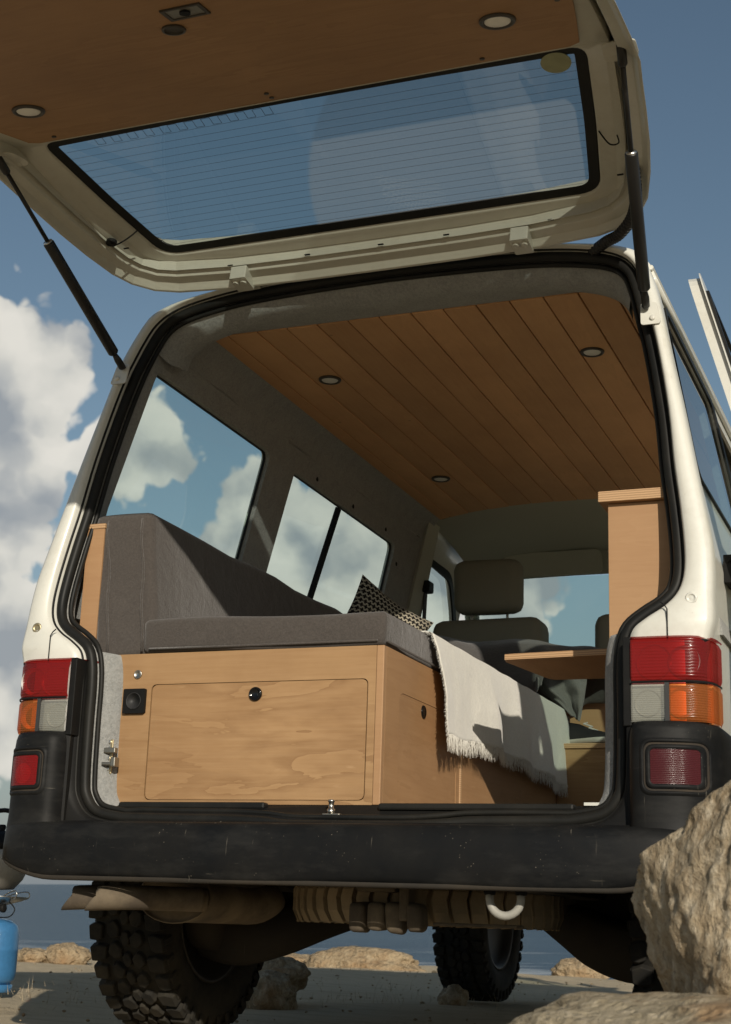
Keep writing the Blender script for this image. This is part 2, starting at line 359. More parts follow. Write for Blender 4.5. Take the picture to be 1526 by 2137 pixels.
def m_pillow():
    m, t, o = newmat('cross_pattern'); uv = t.n('ShaderNodeUVMap').outputs[0]
    s = t.vmath('MULTIPLY', uv, (17.0, 19.0, 1.0))
    # staggered plus signs
    sep = t.n('ShaderNodeSeparateXYZ', ins={0: s}); x, y = sep.outputs[0], sep.outputs[1]
    row = t.math('FLOOR', y); xs = t.math('ADD', x, t.math('MULTIPLY', t.math('MODULO', row, 2.0), .5))
    fx = t.math('ABSOLUTE', t.math('SUBTRACT', t.math('FRACT', xs), .5)); fy = t.math('ABSOLUTE', t.math('SUBTRACT', t.math('FRACT', y), .5))
    a = t.math('MULTIPLY', t.math('LESS_THAN', fx, .46), t.math('LESS_THAN', fy, .19))
    b = t.math('MULTIPLY', t.math('LESS_THAN', fx, .19), t.math('LESS_THAN', fy, .47))
    pl = t.math('MAXIMUM', a, b)
    n = t.noise(uv, 240, 3, .6)
    principled(t, o, t.mix(pl, (.33, .30, .23), (.014, .012, .011)), .95, bump=t.math('ADD', n, t.math('MULTIPLY', pl, .5)), bstr=.4, bdist=.002, spec=.1)
m_pillow()

# ------------------------------------------------------------------ builders
ORG = {}                      # origin (van frame) of each root
def raw(name, verts, faces, mat, smooth=False):
    me = bpy.data.meshes.new(name); me.from_pydata([tuple(v) for v in verts], [], faces); me.validate()
    if mat: me.materials.append(MAT[mat])
    if smooth:
        for p in me.polygons: p.use_smooth = True
    me.update(); return me
def finish(o, bevel=0, seg=2, sub=0, autosm=None, solid=0):
    if solid:
        md = o.modifiers.new('solid', 'SOLIDIFY'); md.thickness = solid; md.offset = 0
    if sub:
        md = o.modifiers.new('sub', 'SUBSURF'); md.levels = sub; md.render_levels = sub
    if bevel:
        md = o.modifiers.new('bevel', 'BEVEL'); md.width = bevel; md.segments = seg; md.limit_method = 'ANGLE'; md.angle_limit = RAD(35)
    if autosm:
        for p in o.data.polygons: p.use_smooth = True
        md = o.modifiers.new('wn', 'WEIGHTED_NORMAL'); md.keep_sharp = True
    return o
def thing(name, label, cat, loc, group=None):
    o = bpy.data.objects.new(name, None); COL.objects.link(o); o.empty_display_size = .1
    o.matrix_world = VM @ Matrix.Translation(loc); ORG[o.name] = Vector(loc)
    o['label'] = label; o['category'] = cat
    if group: o['group'] = group
    return o
def part(name, verts, faces, mat, parent, smooth=False, label=None, **kw):
    """mesh given in van coordinates; becomes a child of parent"""
    root = parent
    while root.parent: root = root.parent
    org = ORG[root.name]
    off = org
    p = parent
    me = raw(name, [Vector(v)-off for v in verts], faces, mat, smooth)
    o = bpy.data.objects.new(name, me); COL.objects.link(o); o.parent = parent
    if label: o['label'] = label
    return finish(o, **kw)
def single(name, label, cat, loc, verts, faces, mat, smooth=False, group=None, kind=None, **kw):
    loc = Vector(loc); me = raw(name, [Vector(v)-loc for v in verts], faces, mat, smooth)
    o = bpy.data.objects.new(name, me); COL.objects.link(o); o.matrix_world = VM @ Matrix.Translation(loc); ORG[o.name] = loc
    o['label'] = label
    if cat: o['category'] = cat
    if group: o['group'] = group
    if kind: o['kind'] = kind
    return finish(o, **kw)
def box(c0, c1):
    (x0, y0, z0), (x1, y1, z1) = c0, c1
    v = [(x0, y0, z0), (x1, y0, z0), (x1, y1, z0), (x0, y1, z0), (x0, y0, z1), (x1, y0, z1), (x1, y1, z1), (x0, y1, z1)]
    return v, [(0, 3, 2, 1), (4, 5, 6, 7), (0, 1, 5, 4), (1, 2, 6, 5), (2, 3, 7, 6), (3, 0, 4, 7)]
def join(*ms):
    V, F = [], []
    for v, f in ms:
        b = len(V); V += [tuple(p) for p in v]; F += [tuple(i+b for i in q) for q in f]
    return V, F
def loft(loops, closed=False, caps=False, ring=False):
    """quads between successive loops; closed: each loop is closed; ring: last loop joins the first"""
    n = len(loops[0]); V = [tuple(p) for l in loops for p in l]; Fc = []
    m = len(loops)
    for i in range(m if ring else m-1):
        a, b = i*n, ((i+1) % m)*n
        for j in range(n if closed else n-1):
            q = (j+1) % n; Fc.append((a+j, a+q, b+q, b+j))
    if caps: Fc.append(tuple(range(n-1, -1, -1))); Fc.append(tuple((m-1)*n+i for i in range(n)))
    return V, Fc
def frame_at(pts, i, closed):
    n = len(pts); p = Vector(pts[i])
    a = Vector(pts[(i-1) % n]) if (closed or i > 0) else p; b = Vector(pts[(i+1) % n]) if (closed or i < n-1) else p
    return (b-a).normalized()
def tube(pts, r, seg=10, closed=False, caps=True, up=(0, 0, 1), sect=None):
    """sweep a circle (or section of (u,v) pairs) along pts; r may be a list"""
    loops = []; ref = Vector(up)
    for i, p in enumerate(pts):
        t = frame_at(pts, i, closed)
        if abs(t.dot(ref)) > .95: ref = Vector((1, 0, 0)) if abs(t.x) < .9 else Vector((0, 1, 0))
        s = t.cross(ref).normalized(); u = s.cross(t).normalized(); ref = u
        rr = r[i] if isinstance(r, (list, tuple)) else r
        if sect: loops.append([Vector(p)+s*a*rr+u*b*rr for a, b in sect])
        else: loops.append([Vector(p)+s*math.cos(2*math.pi*k/seg)*rr+u*math.sin(2*math.pi*k/seg)*rr for k in range(seg)])
    return loft(loops, True, caps and not closed, closed)
def smoothpath(pts, n=8, closed=False):
    P = [Vector(p) for p in pts]; out = []; m = len(P)
    rng = range(m) if closed else range(m-1)
    for i in rng:
        p0 = P[(i-1) % m] if (closed or i > 0) else P[0]; p1 = P[i]; p2 = P[(i+1) % m]; p3 = P[(i+2) % m] if (closed or i < m-2) else P[-1]
        for k2 in range(n):
            t = k2/n
            out.append(.5*((2*p1)+(p2-p0)*t+(2*p0-5*p1+4*p2-p3)*t*t+(3*p1-p0-3*p2+p3)*t**3))
    if not closed: out.append(P[-1])
    return out
def roundpoly(pts, r, seg=5):
    """2-D polygon with rounded corners"""
    out = []; n = len(pts)
    for i in range(n):
        p = Vector(pts[i]); a = Vector(pts[i-1]); b = Vector(pts[(i+1) % n]); rr = r[i] if isinstance(r, (list, tuple)) else r
        da = (a-p); db = (b-p); rr2 = min(rr, da.length*.49, db.length*.49)
        s = p+da.normalized()*rr2; e = p+db.normalized()*rr2
        for k2 in range(seg+1):
            t = k2/seg; out.append(tuple((1-t)**2*s+2*t*(1-t)*p+t*t*e))
    return out
def poly_holes(outer, holes=()):
    loops = [[Vector((a, b, 0)) for a, b in outer]]+[[Vector((a, b, 0)) for a, b in h] for h in holes]
    tris = tessellate_polygon(loops); V = [(p.x, p.y) for l in loops for p in l]
    return V, [tuple(t) for t in tris]
def slab(outer, fn, th, holes=()):
    """extruded plate: fn(a,b,off) -> 3-D; off runs 0..th"""
    V2, T = poly_holes(outer, holes); n = len(V2)
    V = [fn(a, b, 0) for a, b in V2]+[fn(a, b, th) for a, b in V2]
    Fc = [t for t in T]+[tuple(i+n for i in reversed(t)) for t in T]
    st = 0
    for l in [outer, *holes]:
        m = len(l)
        for i in range(m): j = (i+1) % m; Fc.append((st+i, st+j, st+j+n, st+i+n))
        st += m
    return V, Fc
def sheet(outer, fn):
    V2, T = poly_holes(outer); return [fn(a, b, 0) for a, b in V2], T
def lathe(profile, c, axis='z', seg=24):
    loops = []
    for r, h in profile:
        l = []
        for k2 in range(seg):
            a = 2*math.pi*k2/seg; x, y = r*math.cos(a), r*math.sin(a)
            l.append({'z': (c[0]+x, c[1]+y, c[2]+h), 'x': (c[0]+h, c[1]+x, c[2]+y), 'y': (c[0]+x, c[1]+h, c[2]+y)}[axis])
        loops.append(l)
    return loft(loops, True, True)
def disp(v, amp, sc, seed=0):
    v = Vector(v); q = v*sc+Vector((seed*3.1, seed*1.7, seed*.9))
    return v+noise.noise_vector(q)*amp

def ys(z):                     # rear surface of the body leans forward above the belt line
    return 0.0 if z < 1.0 else (z-1.0)*.157/.837 if z < 1.837 else .157+(z-1.837)*.32
def sx(z, o=0.0):              # half width of the body side at height z
    return (.905 if z < 1.17 else .905-.2*(z-1.17))+o

# ================================================================== GROUND, SEA
def build_ground():
    # van frame; z = 0 under the wheels
    xs = [-60, -40, -25, -16, -11]+[-9+i*.16 for i in range(int(15/.16))]+[7, 9, 12, 18, 28, 45]
    yy = [-40, -25, -15, -9, -6]+[-4.6+i*.16 for i in range(int(15.5/.16))]+[11.6, 13, 16, 22]
    def edge(x): return 9.7+1.1*noise.noise(Vector((x*.35, 3.3, 0)))+.5*noise.noise(Vector((x*1.3, 7.1, 0)))-.16*x*(1 if x < 0 else -.3)
    V = []
    for y in yy:
        for x in xs:
            q = Vector((x, y, 0))
            z = .05*noise.noise(q*.5)+.022*noise.noise(q*1.7)+.013*noise.noise(q*5.1)+.008*noise.noise(q*11)
            wz = math.exp(-((x+.75)**2+(y-3.6)**2)/.5)+math.exp(-((x+.75)**2+(y-.7)**2)/.5)+math.exp(-((x-.75)**2+(y-.7)**2)/.5)
            z = z*(1-min(1, wz))-.01
            e = edge(x)
            if y > e-1.2: z -= .10*max(0, y-e+1.2)**1.6
            if y > e: z -= (y-e)*1.6+1.2*noise.noise(q*.9)*min(1, y-e)
            if y < -2.6: z -= .05*(-2.6-y)
            V.append((x, y, z))
    n = len(xs); Fc = [(j*n+i, j*n+i+1, (j+1)*n+i+1, (j+1)*n+i) for j in range(len(yy)-1) for i in range(n-1)]
    o = single('ground', 'pale dry sandy ground of the clifftop below the van', None, (0, 0, 0), V, Fc, 'ground_sand', True, kind='structure')
build_ground()
def build_sea():
    S = 9000; z = CAMW.z-4.6
    ys2 = [0, 15, 30, 60, 100, 160, 260, 420, 700, 1200, 2200, 4500, S]
    xs2 = [-S, -3000, -1000, -400, -200, -100, -40, 0, 40, 100, 200, 400, 1000, 3000, S]
    V = [(x, y, z) for y in ys2 for x in xs2]; n = len(xs2)
    Fc = [(j*n+i, j*n+i+1, (j+1)*n+i+1, (j+1)*n+i) for j in range(len(ys2)-1) for i in range(n-1)]
    me = raw('sea', V, Fc, 'sea_water'); o = bpy.data.objects.new('sea', me); COL.objects.link(o)
    o['kind'] = 'structure'; o['label'] = 'calm blue sea stretching to the horizon behind the van'
build_sea()

def rock_mesh(c, size, seed, sub=4, amp=.28, sc=1.6, ridge=0.0, flat=None, facets=None, fine=.35):
    bm = bmesh.new(); bmesh.ops.create_icosphere(bm, subdivisions=sub, radius=1.0)
    V = []
    pl = []
    rnd = random.Random(seed)
    for _ in range(facets or 0):
        d = Vector((rnd.gauss(0, 1), rnd.gauss(0, 1), rnd.gauss(0, 1))).normalized(); pl.append((d, rnd.uniform(.62, .9)))
    for v in bm.verts:
        p = v.co.copy()
        for d, h in pl:
            e = p.dot(d)-h
            if e > 0: p -= d*e*.92
        q = p*sc+Vector((seed*5.3, seed*2.1, seed*7.7))
        nn = noise.fractal(q, 1.0, 2.1, 5)
        p += v.co*nn*amp
        if ridge:
            # strata: layers standing proud of each other across one direction
            w = p.x*3.1+p.y*1.3+.5*noise.noise(q*.8)
            s = abs((w*1.15) % 1.0-.5)*2
            p += v.co*(s**2-.4)*ridge
        f2 = noise.fractal(q*5.0, .8, 2.0, 4); p += v.co*f2*amp*.22*fine/.35
        w3 = Vector((p.x*size[0]+c[0], p.y*size[1]+c[1], p.z*size[2]+c[2]))
        if flat is not None and w3.z < flat: w3.z = flat-(flat-w3.z)*.1
        V.append(w3)
    Fc = [tuple(l.vert.index for l in f.loops) for f in bm.faces]; bm.free()
    return V, Fc

# ================================================================== VAN
van = thing('camper_van', 'white camper van with tailgate raised, wood lined living space and black rear bumper', 'van', (0, 0, 0))

# ---- rear frame of the body -----------------------------------------------
# right half: (inner x, inner z, outer x, outer z)
ST = [(.58, .560, .60, .50), (.655, .575, .74, .52), (.690, .612, .85, .58), (.700, .66, .870, .66), (.703, .80, .880, .80), (.703, .90, .881, .90),
      (.708, .96, .890, .96), (.722, 1.00, .899, 1.0), (.757, 1.030, .900, 1.03), (.795, 1.055, .899, 1.06), (.822, 1.085, .899, 1.09), (.833, 1.13, .899, 1.13),
      (.831, 1.20, .894, 1.20), (.820, 1.30, .876, 1.30), (.806, 1.40, .857, 1.40), (.790, 1.55, .829, 1.55), (.760, 1.73, .793, 1.73),
      (.730, 1.86, .768, 1.86), (.712, 1.93, .747, 1.94), (.690, 1.985, .718, 2.01), (.650, 2.022, .672, 2.045), (.58, 2.047, .59, 2.070),
      (.45, 2.070, .45, 2.092), (.25, 2.084, .25, 2.104), (0, 2.090, 0, 2.110)]
def sm2(L):
    P = smoothpath([(a, b, 0) for a, b in L], 4); return [(p.x, p.y) for p in P]
inn = sm2([(a, b) for a, b, _, _ in ST]); outr = sm2([(c, d) for _, _, c, d in ST])
def mir(half): return [(x, z) for x, z in half]+[(-x, z) for x, z in reversed(half[:-1])]
INN, OUT = mir(inn), mir(outr)                # right bottom -> over the top -> left bottom
def nrm(L, i):
    a = Vector(L[max(i-1, 0)]); b = Vector(L[min(i+1, len(L)-1)]); t = (b-a).normalized(); return Vector((t.y, -t.x))
def off2(L, d): return [tuple(Vector(p)+nrm(L, i)*d) for i, p in enumerate(L)]   # + = outwards
def lp(L, dy): return [(x, ys(z)+dy, z) for x, z in L]
IN_W = off2(INN, .018)
def toward(L0, L1, f): return [tuple(Vector(a)*(1-f)+Vector(b)*f) for a, b in zip(L0, L1)]
O1 = [(x*1.010, z+(.004 if z > 2.0 else 0)) for x, z in OUT]; O2 = [(x*1.016, z+(.008 if z > 2.0 else 0)) for x, z in OUT]
V, Fc = loft([lp(off2(INN, -.004), .062), lp(off2(INN, .012), .030), lp(IN_W, .006), lp(toward(IN_W, OUT, .12), .0), lp(toward(IN_W, OUT, .5), -.003), lp(OUT, .0), lp(O1, .006), lp(O2, .020), lp(O2, .060)])
FR = [lp(off2(INN, -.004), .062), lp(off2(INN, .012), .030), lp(IN_W, .006), lp(toward(IN_W, OUT, .12), .0), lp(toward(IN_W, OUT, .5), -.003), lp(OUT, .0), lp(O1, .006), lp(O2, .020), lp(O2, .060)]
n0 = sum(1 for x, z in inn if z < .962); nn_ = len(INN)
part('rear_frame', *loft([l[n0-1:nn_-n0+1] for l in FR]), 'white_paint', van, True)
for sl_ in (slice(0, n0), slice(nn_-n0, nn_)): part('lower_frame', *loft([l[sl_] for l in FR]), 'black_plastic', van, True)
# vertical panel seams and the rubber plugs on the rear corners
for s in (-1, 1):
    part('panel_seam', *tube([(s*.815, -.0045, .955), (s*.815, -.0045, 1.03), (s*.809, -.004, 1.04), (s*.800, -.004, 1.047)], .0016, 6), 'black_plastic', van)
    V, Fc = lathe([(.014, 0), (.014, -.002), (.009, -.004), (.0085, -.002), (.004, -.003)], (s*.868, ys(1.055)-.001, 1.055), 'y', 20)
    part('rubber_plug', V, Fc, 'white_paint' if s > 0 else 'brass_steel', van, True)
# ---- weather seal --------------------------------------------------------
sealc = [(x, ys(z)+.040, z) for x, z in INN]
bottom = [(-.58, .040, .560), (-.45, .040, .558), (-.30, .040, .557), (-.19, .036, .553), (-.12, .032, .545), (0, .030, .544), (.18, .030, .544), (.27, .034, .549), (.34, .040, .556), (.46, .040, .558)]
loopc = sealc+smoothpath(bottom, 4)[1:]
sect = [(math.cos(a)*1.0, math.sin(a)*1.0) for a in [2*math.pi*i/12 for i in range(12)]]
part('door_seal', *tube(loopc, .0140, 12, True, up=(0, 1, 0)), 'seal_rubber', van, True)
inner_lip = [(x, ys(z)+.056, z) for x, z in off2(INN, -.019)]+[(x*.965, y+.018, z+.022) for x, y, z in smoothpath(bottom, 4)[1:]]
part('seal_lip', *tube(inner_lip, .0070, 8, True, up=(0, 1, 0)), 'seal_rubber', van, True)
outer_lip = [(x, ys(z)+.020, z) for x, z in off2(INN, .016)]
part('seal_lip', *tube(outer_lip, .0045, 8, False, up=(0, 1, 0)), 'seal_rubber', van, True)
# ---- body sides ----------------------------------------------------------
def side_fn(s, inset): return lambda y, z, o: (s*(sx(z)-inset-o), y, z)
Y0 = .050
def quad_hole(p, r=.03): return roundpoly(p, r, 4)
L_WIN = [quad_hole([(.205, 1.39), (1.05, 1.39), (1.080, 1.866), (.286, 1.871)], [.05, .03, .035, .02]),
         quad_hole([(1.240, 1.39), (2.300, 1.39), (2.318, 1.851), (1.284, 1.859)], [.03, .03, .035, .02])]
L_DOOR = quad_hole([(2.69, 1.20), (3.26, 1.20), (3.26, 1.68), (3.06, 1.875), (2.69, 1.885)], [.03, .03, .09, .06, .03])
def upper_outline(y1=3.35, z1=1.97, z0=1.17): return [(ys(z0)+Y0, z0), (y1, z0), (y1, z1), (ys(z1)+Y0, z1)]
def grow(poly, d):
    c = Vector((sum(p[0] for p in poly)/len(poly), sum(p[1] for p in poly)/len(poly)))
    return [tuple(Vector(p)+(Vector(p)-c).normalized()*d) for p in poly]
V1 = slab(upper_outline(), side_fn(-1, 0), .010, [grow(L_WIN[0], .03), grow(L_WIN[1], .03), grow(L_DOOR, .02)])
V2 = slab([(Y0, .47), (3.35, .47), (3.35, 1.17), (Y0, 1.17)], side_fn(-1, 0), .008)
part('left_side_panel', *join(V1, V2), 'white_paint', van)
# felt lined inside of the left wall with its window openings
V1 = slab([(ys(z)+.085, z) for z in (1.12, 1.40, 1.70, 1.94)][::-1]+[(2.62, 1.12), (2.62, 1.94)], lambda y, z, o: (-(.86-.2*(z-1.17)-o), y, z), -.022, L_WIN)
part('left_wall_lining', *V1, 'felt', van)
# rounded lining between wall and ceiling
def cove(s):
    loops = []
    for i in range(13):
        y = .24+i*(2.66-.24)/12
        loops.append([(s*(.706+.004*math.sin(i*2.1)), y, 1.94), (s*.703, y, 1.965), (s*.692, y, 1.995), (s*.670, y, 2.022), (s*.645, y, 2.041)])
    return loft(loops)
part('left_roof_lining', *cove(-1), 'felt', van, True)
part('right_roof_lining', *cove(1), 'felt', van, True)
for s in (-1, 1):      # lining of the rear pillars, from the seal inwards
    sel = [(x, z) for x, z in (inn if s > 0 else inn) if z < 1.99]
    l0 = [(s*(x-.006), ys(z)+.052, z) for x, z in sel]
    wl = lambda z: .860-.2*(z-1.17)
    l1 = [(s*((x-.030) if z < 1.0 else min(x-.014, wl(z)+.004)), ys(z)+.066, z) for x, z in sel]
    l2 = [(s*((x-.052) if z < 1.0 else min(x-.010, wl(z))), ys(z)+.090, z) for x, z in sel]
    l3 = [(s*((x-.060) if z < 1.0 else min(x+.02, wl(z)+.002)), ys(z)+.125, z) for x, z in sel]
    l4 = [(s*((x-.0) if z < 1.0 else .863-.2*(z-1.17)), ys(z)+.20, z) for x, z in sel]
    part('pillar_lining', *loft([l0, l1, l2, l3] if s < 0 else [l0, l1, l2, l3, l4]), 'felt', van, True)
sel = [(x, z) for x, z in INN if z > 1.93]
hl = [[(x, ys(z)+.050, z-.010) for x, z in sel], [(x*.985, ys(z)+.066, z-.040) for x, z in sel], [(x*.965, ys(z)+.10, min(z-.055, 2.034)) for x, z in sel],
      [(x*.945, .37, min(z-.05, 2.032)) for x, z in sel], [(x*.93, .43, 2.036) for x, z in sel], [(x*.92, .475, 2.046) for x, z in sel]]
def wob(l, a): return [disp(p, a, 7.0, 2) for p in l]
part('header_lining', *loft([hl[0]]+[wob(l, .010) for l in hl[1:4]]+hl[4:]), 'felt', van, True)
# window panes, rubber edging
def glass(s, poly, inset, name='window_pane', mat='window_glass', th=.004):
    return part(name, *sheet(grow(poly, .02), lambda y, z, o: (s*(sx(z)-inset-o), y, z)), mat, van)
def edging(s, poly, inset, w=.011, mat='seal_rubber', parent=van):
    n = len(poly); inn2 = [tuple(Vector(p)) for p in poly]; c = Vector((sum(p[0] for p in poly)/n, sum(p[1] for p in poly)/n))
    a = grow(poly, .02); b = grow(poly, -w)
    f = lambda p, d: (s*(sx(p[1])-inset-d), p[0], p[1])
    return part('window_rubber', *loft([[f(p, 0) for p in a], [f(p, .006) for p in a], [f(p, .009) for p in b], [f(p, .0) for p in b]], True), mat, parent)
for w in L_WIN:
    glass(-1, w, .016); edging(-1, w, .022, .004)
# sliding bar of the second window
part('window_bar', *tube([(-(sx(1.39)-.024), 1.655, 1.39), (-(sx(1.85)-.024), 1.742, 1.85)], 1.0, sect=[(-.013, -.006), (.013, -.006), (.013, .008), (-.013, .008)], up=(1, 0, 0)), 'black_plastic', van)
part('window_catch', *box((-.845+.02, 1.655, 1.43), (-.80, 1.685, 1.455)), 'black_plastic', van, bevel=.004)
for (y, z) in ((1.469, 1.885), (1.825, 1.879), (2.182, 1.879), (2.368, 1.779)):
    part('trim_hole', *lathe([(.0085, 0), (.0085, .002), (.004, .003)], (-(.860-.2*(z-1.17)), y, z), 'x', 14), 'black_plastic', van)
# front door opening: pillar, frame rubber, belt
part('front_pillar_trim', *slab([(2.56, 1.05), (2.72, 1.05), (2.72, 2.02), (2.60, 2.02)], lambda y, z, o: (-(.845-.2*(z-1.17)-o), y, z), -.06), 'headliner', van, bevel=.01)
edging(-1, L_DOOR, .03, .018)
part('door_window_pane', *sheet(grow(L_DOOR, .01), lambda y, z, o: (-(sx(z)-.012-o), y, z)), 'window_glass', van)
bp = [(-.725, 2.625, 1.965), (-.735, 2.63, 1.87), (-.752, 2.635, 1.75), (-.765, 2.64, 1.66)]
part('belt_cover', *tube(bp, 1.0, sect=[(-.030, -.012), (.030, -.012), (.030, .012), (-.030, .012)], up=(1, 0, 0)), 'black_plastic', van, bevel=.006)
part('seat_belt', *tube([(-.715, 2.70, 1.93), (-.725, 2.715, 1.80), (-.735, 2.73, 1.68), (-.745, 2.74, 1.50)], 1.0, sect=[(-.020, -.002), (.020, -.002), (.020, .002), (-.020, .002)], up=(1, 0, 0)), 'belt_web', van)
part('belt_guide', *box((-.745, 2.68, 1.73), (-.70, 2.75, 1.78)), 'black_plastic', van, bevel=.008)
# ---- right side: quarter window, sliding door opening, rail ----------------
R_WIN = quad_hole([(.20, 1.40), (1.16, 1.40), (1.16, 1.925), (.36, 1.925)], [.06, .04, .05, .05])
R_OPEN = [(1.24, 1.17), (2.36, 1.17), (2.36, 1.90), (1.24, 1.90)]
V1 = slab(upper_outline(), side_fn(1, 0), .010, [R_WIN, R_OPEN, L_DOOR])
V2 = slab([(Y0, .47), (1.24, .47), (1.24, 1.17), (Y0, 1.17)], side_fn(1, 0), .008)
V3 = slab([(2.36, .47), (3.35, .47), (3.35, 1.17), (2.36, 1.17)], side_fn(1, 0), .008)
part('right_side_panel', *join(V1, V2, V3), 'white_paint', van)
V1 = slab([(.17, 1.0), (1.22, 1.0), (1.22, 1.94), (.30, 1.94)], lambda y, z, o: ((.86-.2*(z-1.17)-o), y, z), -.02, [grow(R_WIN, -.012)])
part('right_wall_lining', *V1, 'felt', van)
part('quarter_window_pane', *sheet(grow(R_WIN, -.004), lambda y, z, o: (sx(z)-.006-o, y, z)), 'dark_glass', van)
n = len(R_WIN); a, b = grow(R_WIN, .012), grow(R_WIN, -.014)
part('window_rubber', *loft([[(sx(z)+.001, y, z) for y, z in a], [(sx(z)+.007, y, z) for y, z in a], [(sx(z)+.005, y, z) for y, z in b], [(sx(z)-.002, y, z) for y, z in b]], True), 'seal_rubber', van)
part('roof_gutter', *tube([(sx(1.99)+.006, y, 1.985+.004*y) for y in (.24, .8, 1.6, 2.4, 3.3)], .007, 6), 'white_paint', van)
part('roof_gutter', *tube([(-sx(1.99)-.006, y, 1.985+.004*y) for y in (.24, .8, 1.6, 2.4, 3.3)], .007, 6), 'white_paint', van)
rail = part('door_rail', *join(box((.900, .29, 1.150), (.918, 1.25, 1.160)), box((.900, .29, 1.195), (.918, 1.25, 1.205))), 'white_paint', van)
part('rail_end', *join(box((.905, .262, 1.145), (.930, .284, 1.215)), box((.905, .284, 1.148), (.934, .36, 1.155)), box((.905, .284, 1.206), (.934, .36, 1.213)), lathe([(.006, 0), (.006, -.006)], (.918, .262, 1.20), 'y', 10)), 'black_plastic', van, bevel=.002)
# ---- open sliding door, slid back beside the quarter window ----------------
def dx(z): return .905+.075+.27*(1.42-z) if z > 1.15 else .980+.27*.27
def dfn(o): return lambda y, z, t: (dx(z)+o+t, y, z)
D_OUT = roundpoly([(.10, .55), (1.28, .55), (1.28, 1.905), (.09, 1.905)], [.05, .05, .08, .07], 6)
D_WIN = roundpoly([(.135, 1.36), (1.20, 1.36), (1.20, 1.84), (.135, 1.84)], .06, 5)
up_ = [(.075, 1.15), (1.28, 1.15), (1.28, 1.905), (.075, 1.905)]
D_UP = roundpoly(up_, [.001, .001, .08, .13], 8)
dv = part('sliding_door', *slab(D_UP, dfn(.006), .028, [D_WIN]), 'white_paint', van, bevel=.010, seg=3)
part('lower_skin', *slab([(.075, .55), (1.28, .55), (1.28, 1.149), (.075, 1.149)], dfn(0), .034), 'white_paint', dv, bevel=.006)
part('outer_flange', *slab(grow(D_UP, .014), dfn(.036), .003, [grow(D_WIN, .02)]), 'white_paint', dv)
part('door_glass', *sheet(grow(D_WIN, .035), dfn(.042)), 'dark_glass', dv)
part('glass_rubber', *slab(grow(D_WIN, .042), dfn(.0395), .007, [grow(D_WIN, -.006)]), 'seal_rubber', dv)

# ---- roof -----------------------------------------------------------------
rsec = [(x, z) for x, z in OUT if z > 1.93]
rl = []
for i in range(10):
    t = i/9; y1 = 3.35
    rl.append([(x*1.014, ys(z)*(1-t)+.05*(1-t)+y1*t, z+.006*math.sin(t*math.pi)+.004) for x, z in rsec])
V, Fc = loft(rl)
part('roof', V, Fc, 'white_paint', van, True, solid=.012)

# ---- wooden ceiling: planks, downlights -------------------------------------
edges = [-.650]+[-.592+.0992*i for i in range(13)]+[.652]
fr = lambda x: 2.50+.42*min(1, abs(x+.05)/.65)**2.2*.45
for i in range(len(edges)-1):
    x0, x1 = edges[i]+.0020, edges[i+1]-.0020; dz = random.uniform(-.0012, .0012)
    y1a, y1b = fr(x0), fr(x1)
    V = [(x0, .468, 2.040+dz), (x1, .468, 2.040+dz), (x1, y1b, 2.040+dz), (x0, y1a, 2.040+dz), (x0, .468, 2.052), (x1, .468, 2.052), (x1, y1b, 2.052), (x0, y1a, 2.052)]
    part('ceiling_plank', V, box((0, 0, 0), (1, 1, 1))[1], 'ceiling_wood', van, bevel=.0022, seg=2)
part('ceiling_backing', *box((-.66, .46, 2.0535), (.66, 2.70, 2.060)), 'dash_plastic', van)
def downlight(c, parent, n_up=Vector((0, 0, -1)), r=.037, nm='ceiling_light'):
    c = Vector(c); q = n_up.to_track_quat('Z', 'Y')
    def T(m): return [tuple(c+q @ Vector(p)) for p in m[0]], m[1]
    ringp = [(r, -.002), (r, .003), (r*.94, .006), (r*.80, .006), (r*.73, .002), (r*.73, -.002)]
    o = part(nm, *T(lathe(ringp, (0, 0, 0), 'z', 32)), 'spot_ring', parent, True)
    part('diffuser' if parent is van else 'light_diffuser', *T(lathe([(r*.73, .0028), (r*.70, .0040), (r*.3, .0055), (.001, .006)], (0, 0, 0), 'z', 28)), 'spot_diffuser', o if parent is van else parent, True)
    return o
for p in ((-.435, .902, 2.039), (.438, .902, 2.039), (-.443, 2.06, 2.039)): downlight(p, van)

# ---- cab: headliner, header, windscreen, seats ----------------------------
hd = []
for i in range(9):
    t = i/8
    hd.append([(x, (fr(x) if abs(x) < .65 else 2.68)*(1-t)+3.25*t, (2.046-.10*max(0, abs(x)-.45)**1.5)*(1-t)+(2.012-.16*abs(x)**3)*t+.012*math.sin(t*math.pi)) for x in [-.70+.1*j for j in range(15)]])
part('cab_headliner', *loft(hd), 'headliner', van, True)
part('windscreen_header', *loft([[(x, 3.25, 2.014-.16*abs(x)**3) for x in [-.7+.1*j for j in range(15)]], [(x, 3.265, 1.965-.10*abs(x)**3) for x in [-.7+.1*j for j in range(15)]], [(x, 3.32, 1.918-.05*abs(x)**3) for x in [-.7+.1*j for j in range(15)]]]), 'headliner', van, True)
for s in (-1, 1):
    part('sun_visor', *slab(roundpoly([(s*.06, 0), (s*.52, 0), (s*.52, .105), (s*.06, .105)], .03, 4), lambda a, b, o: (a, 3.20+b*.28+o, 2.008-b), .014), 'headliner', van)
    part('windscreen_pillar', *tube([(s*.70, 3.22, 1.95), (s*.76, 3.55, 1.62), (s*.80, 3.95, 1.22)], .035, 8), 'headliner', van, True)
part('windscreen', *loft([[(x, 3.33-.10*(x/.75)**2, 1.915) for x in [-.75+.15*j for j in range(11)]], [(x*1.05, 3.98-.16*(x/.75)**2, 1.20) for x in [-.75+.15*j for j in range(11)]]]), 'window_glass', van, True)
part('dashboard', *box((-.78, 3.45, .95), (.78, 4.0, 1.22)), 'dash_plastic', van, bevel=.05, seg=4)
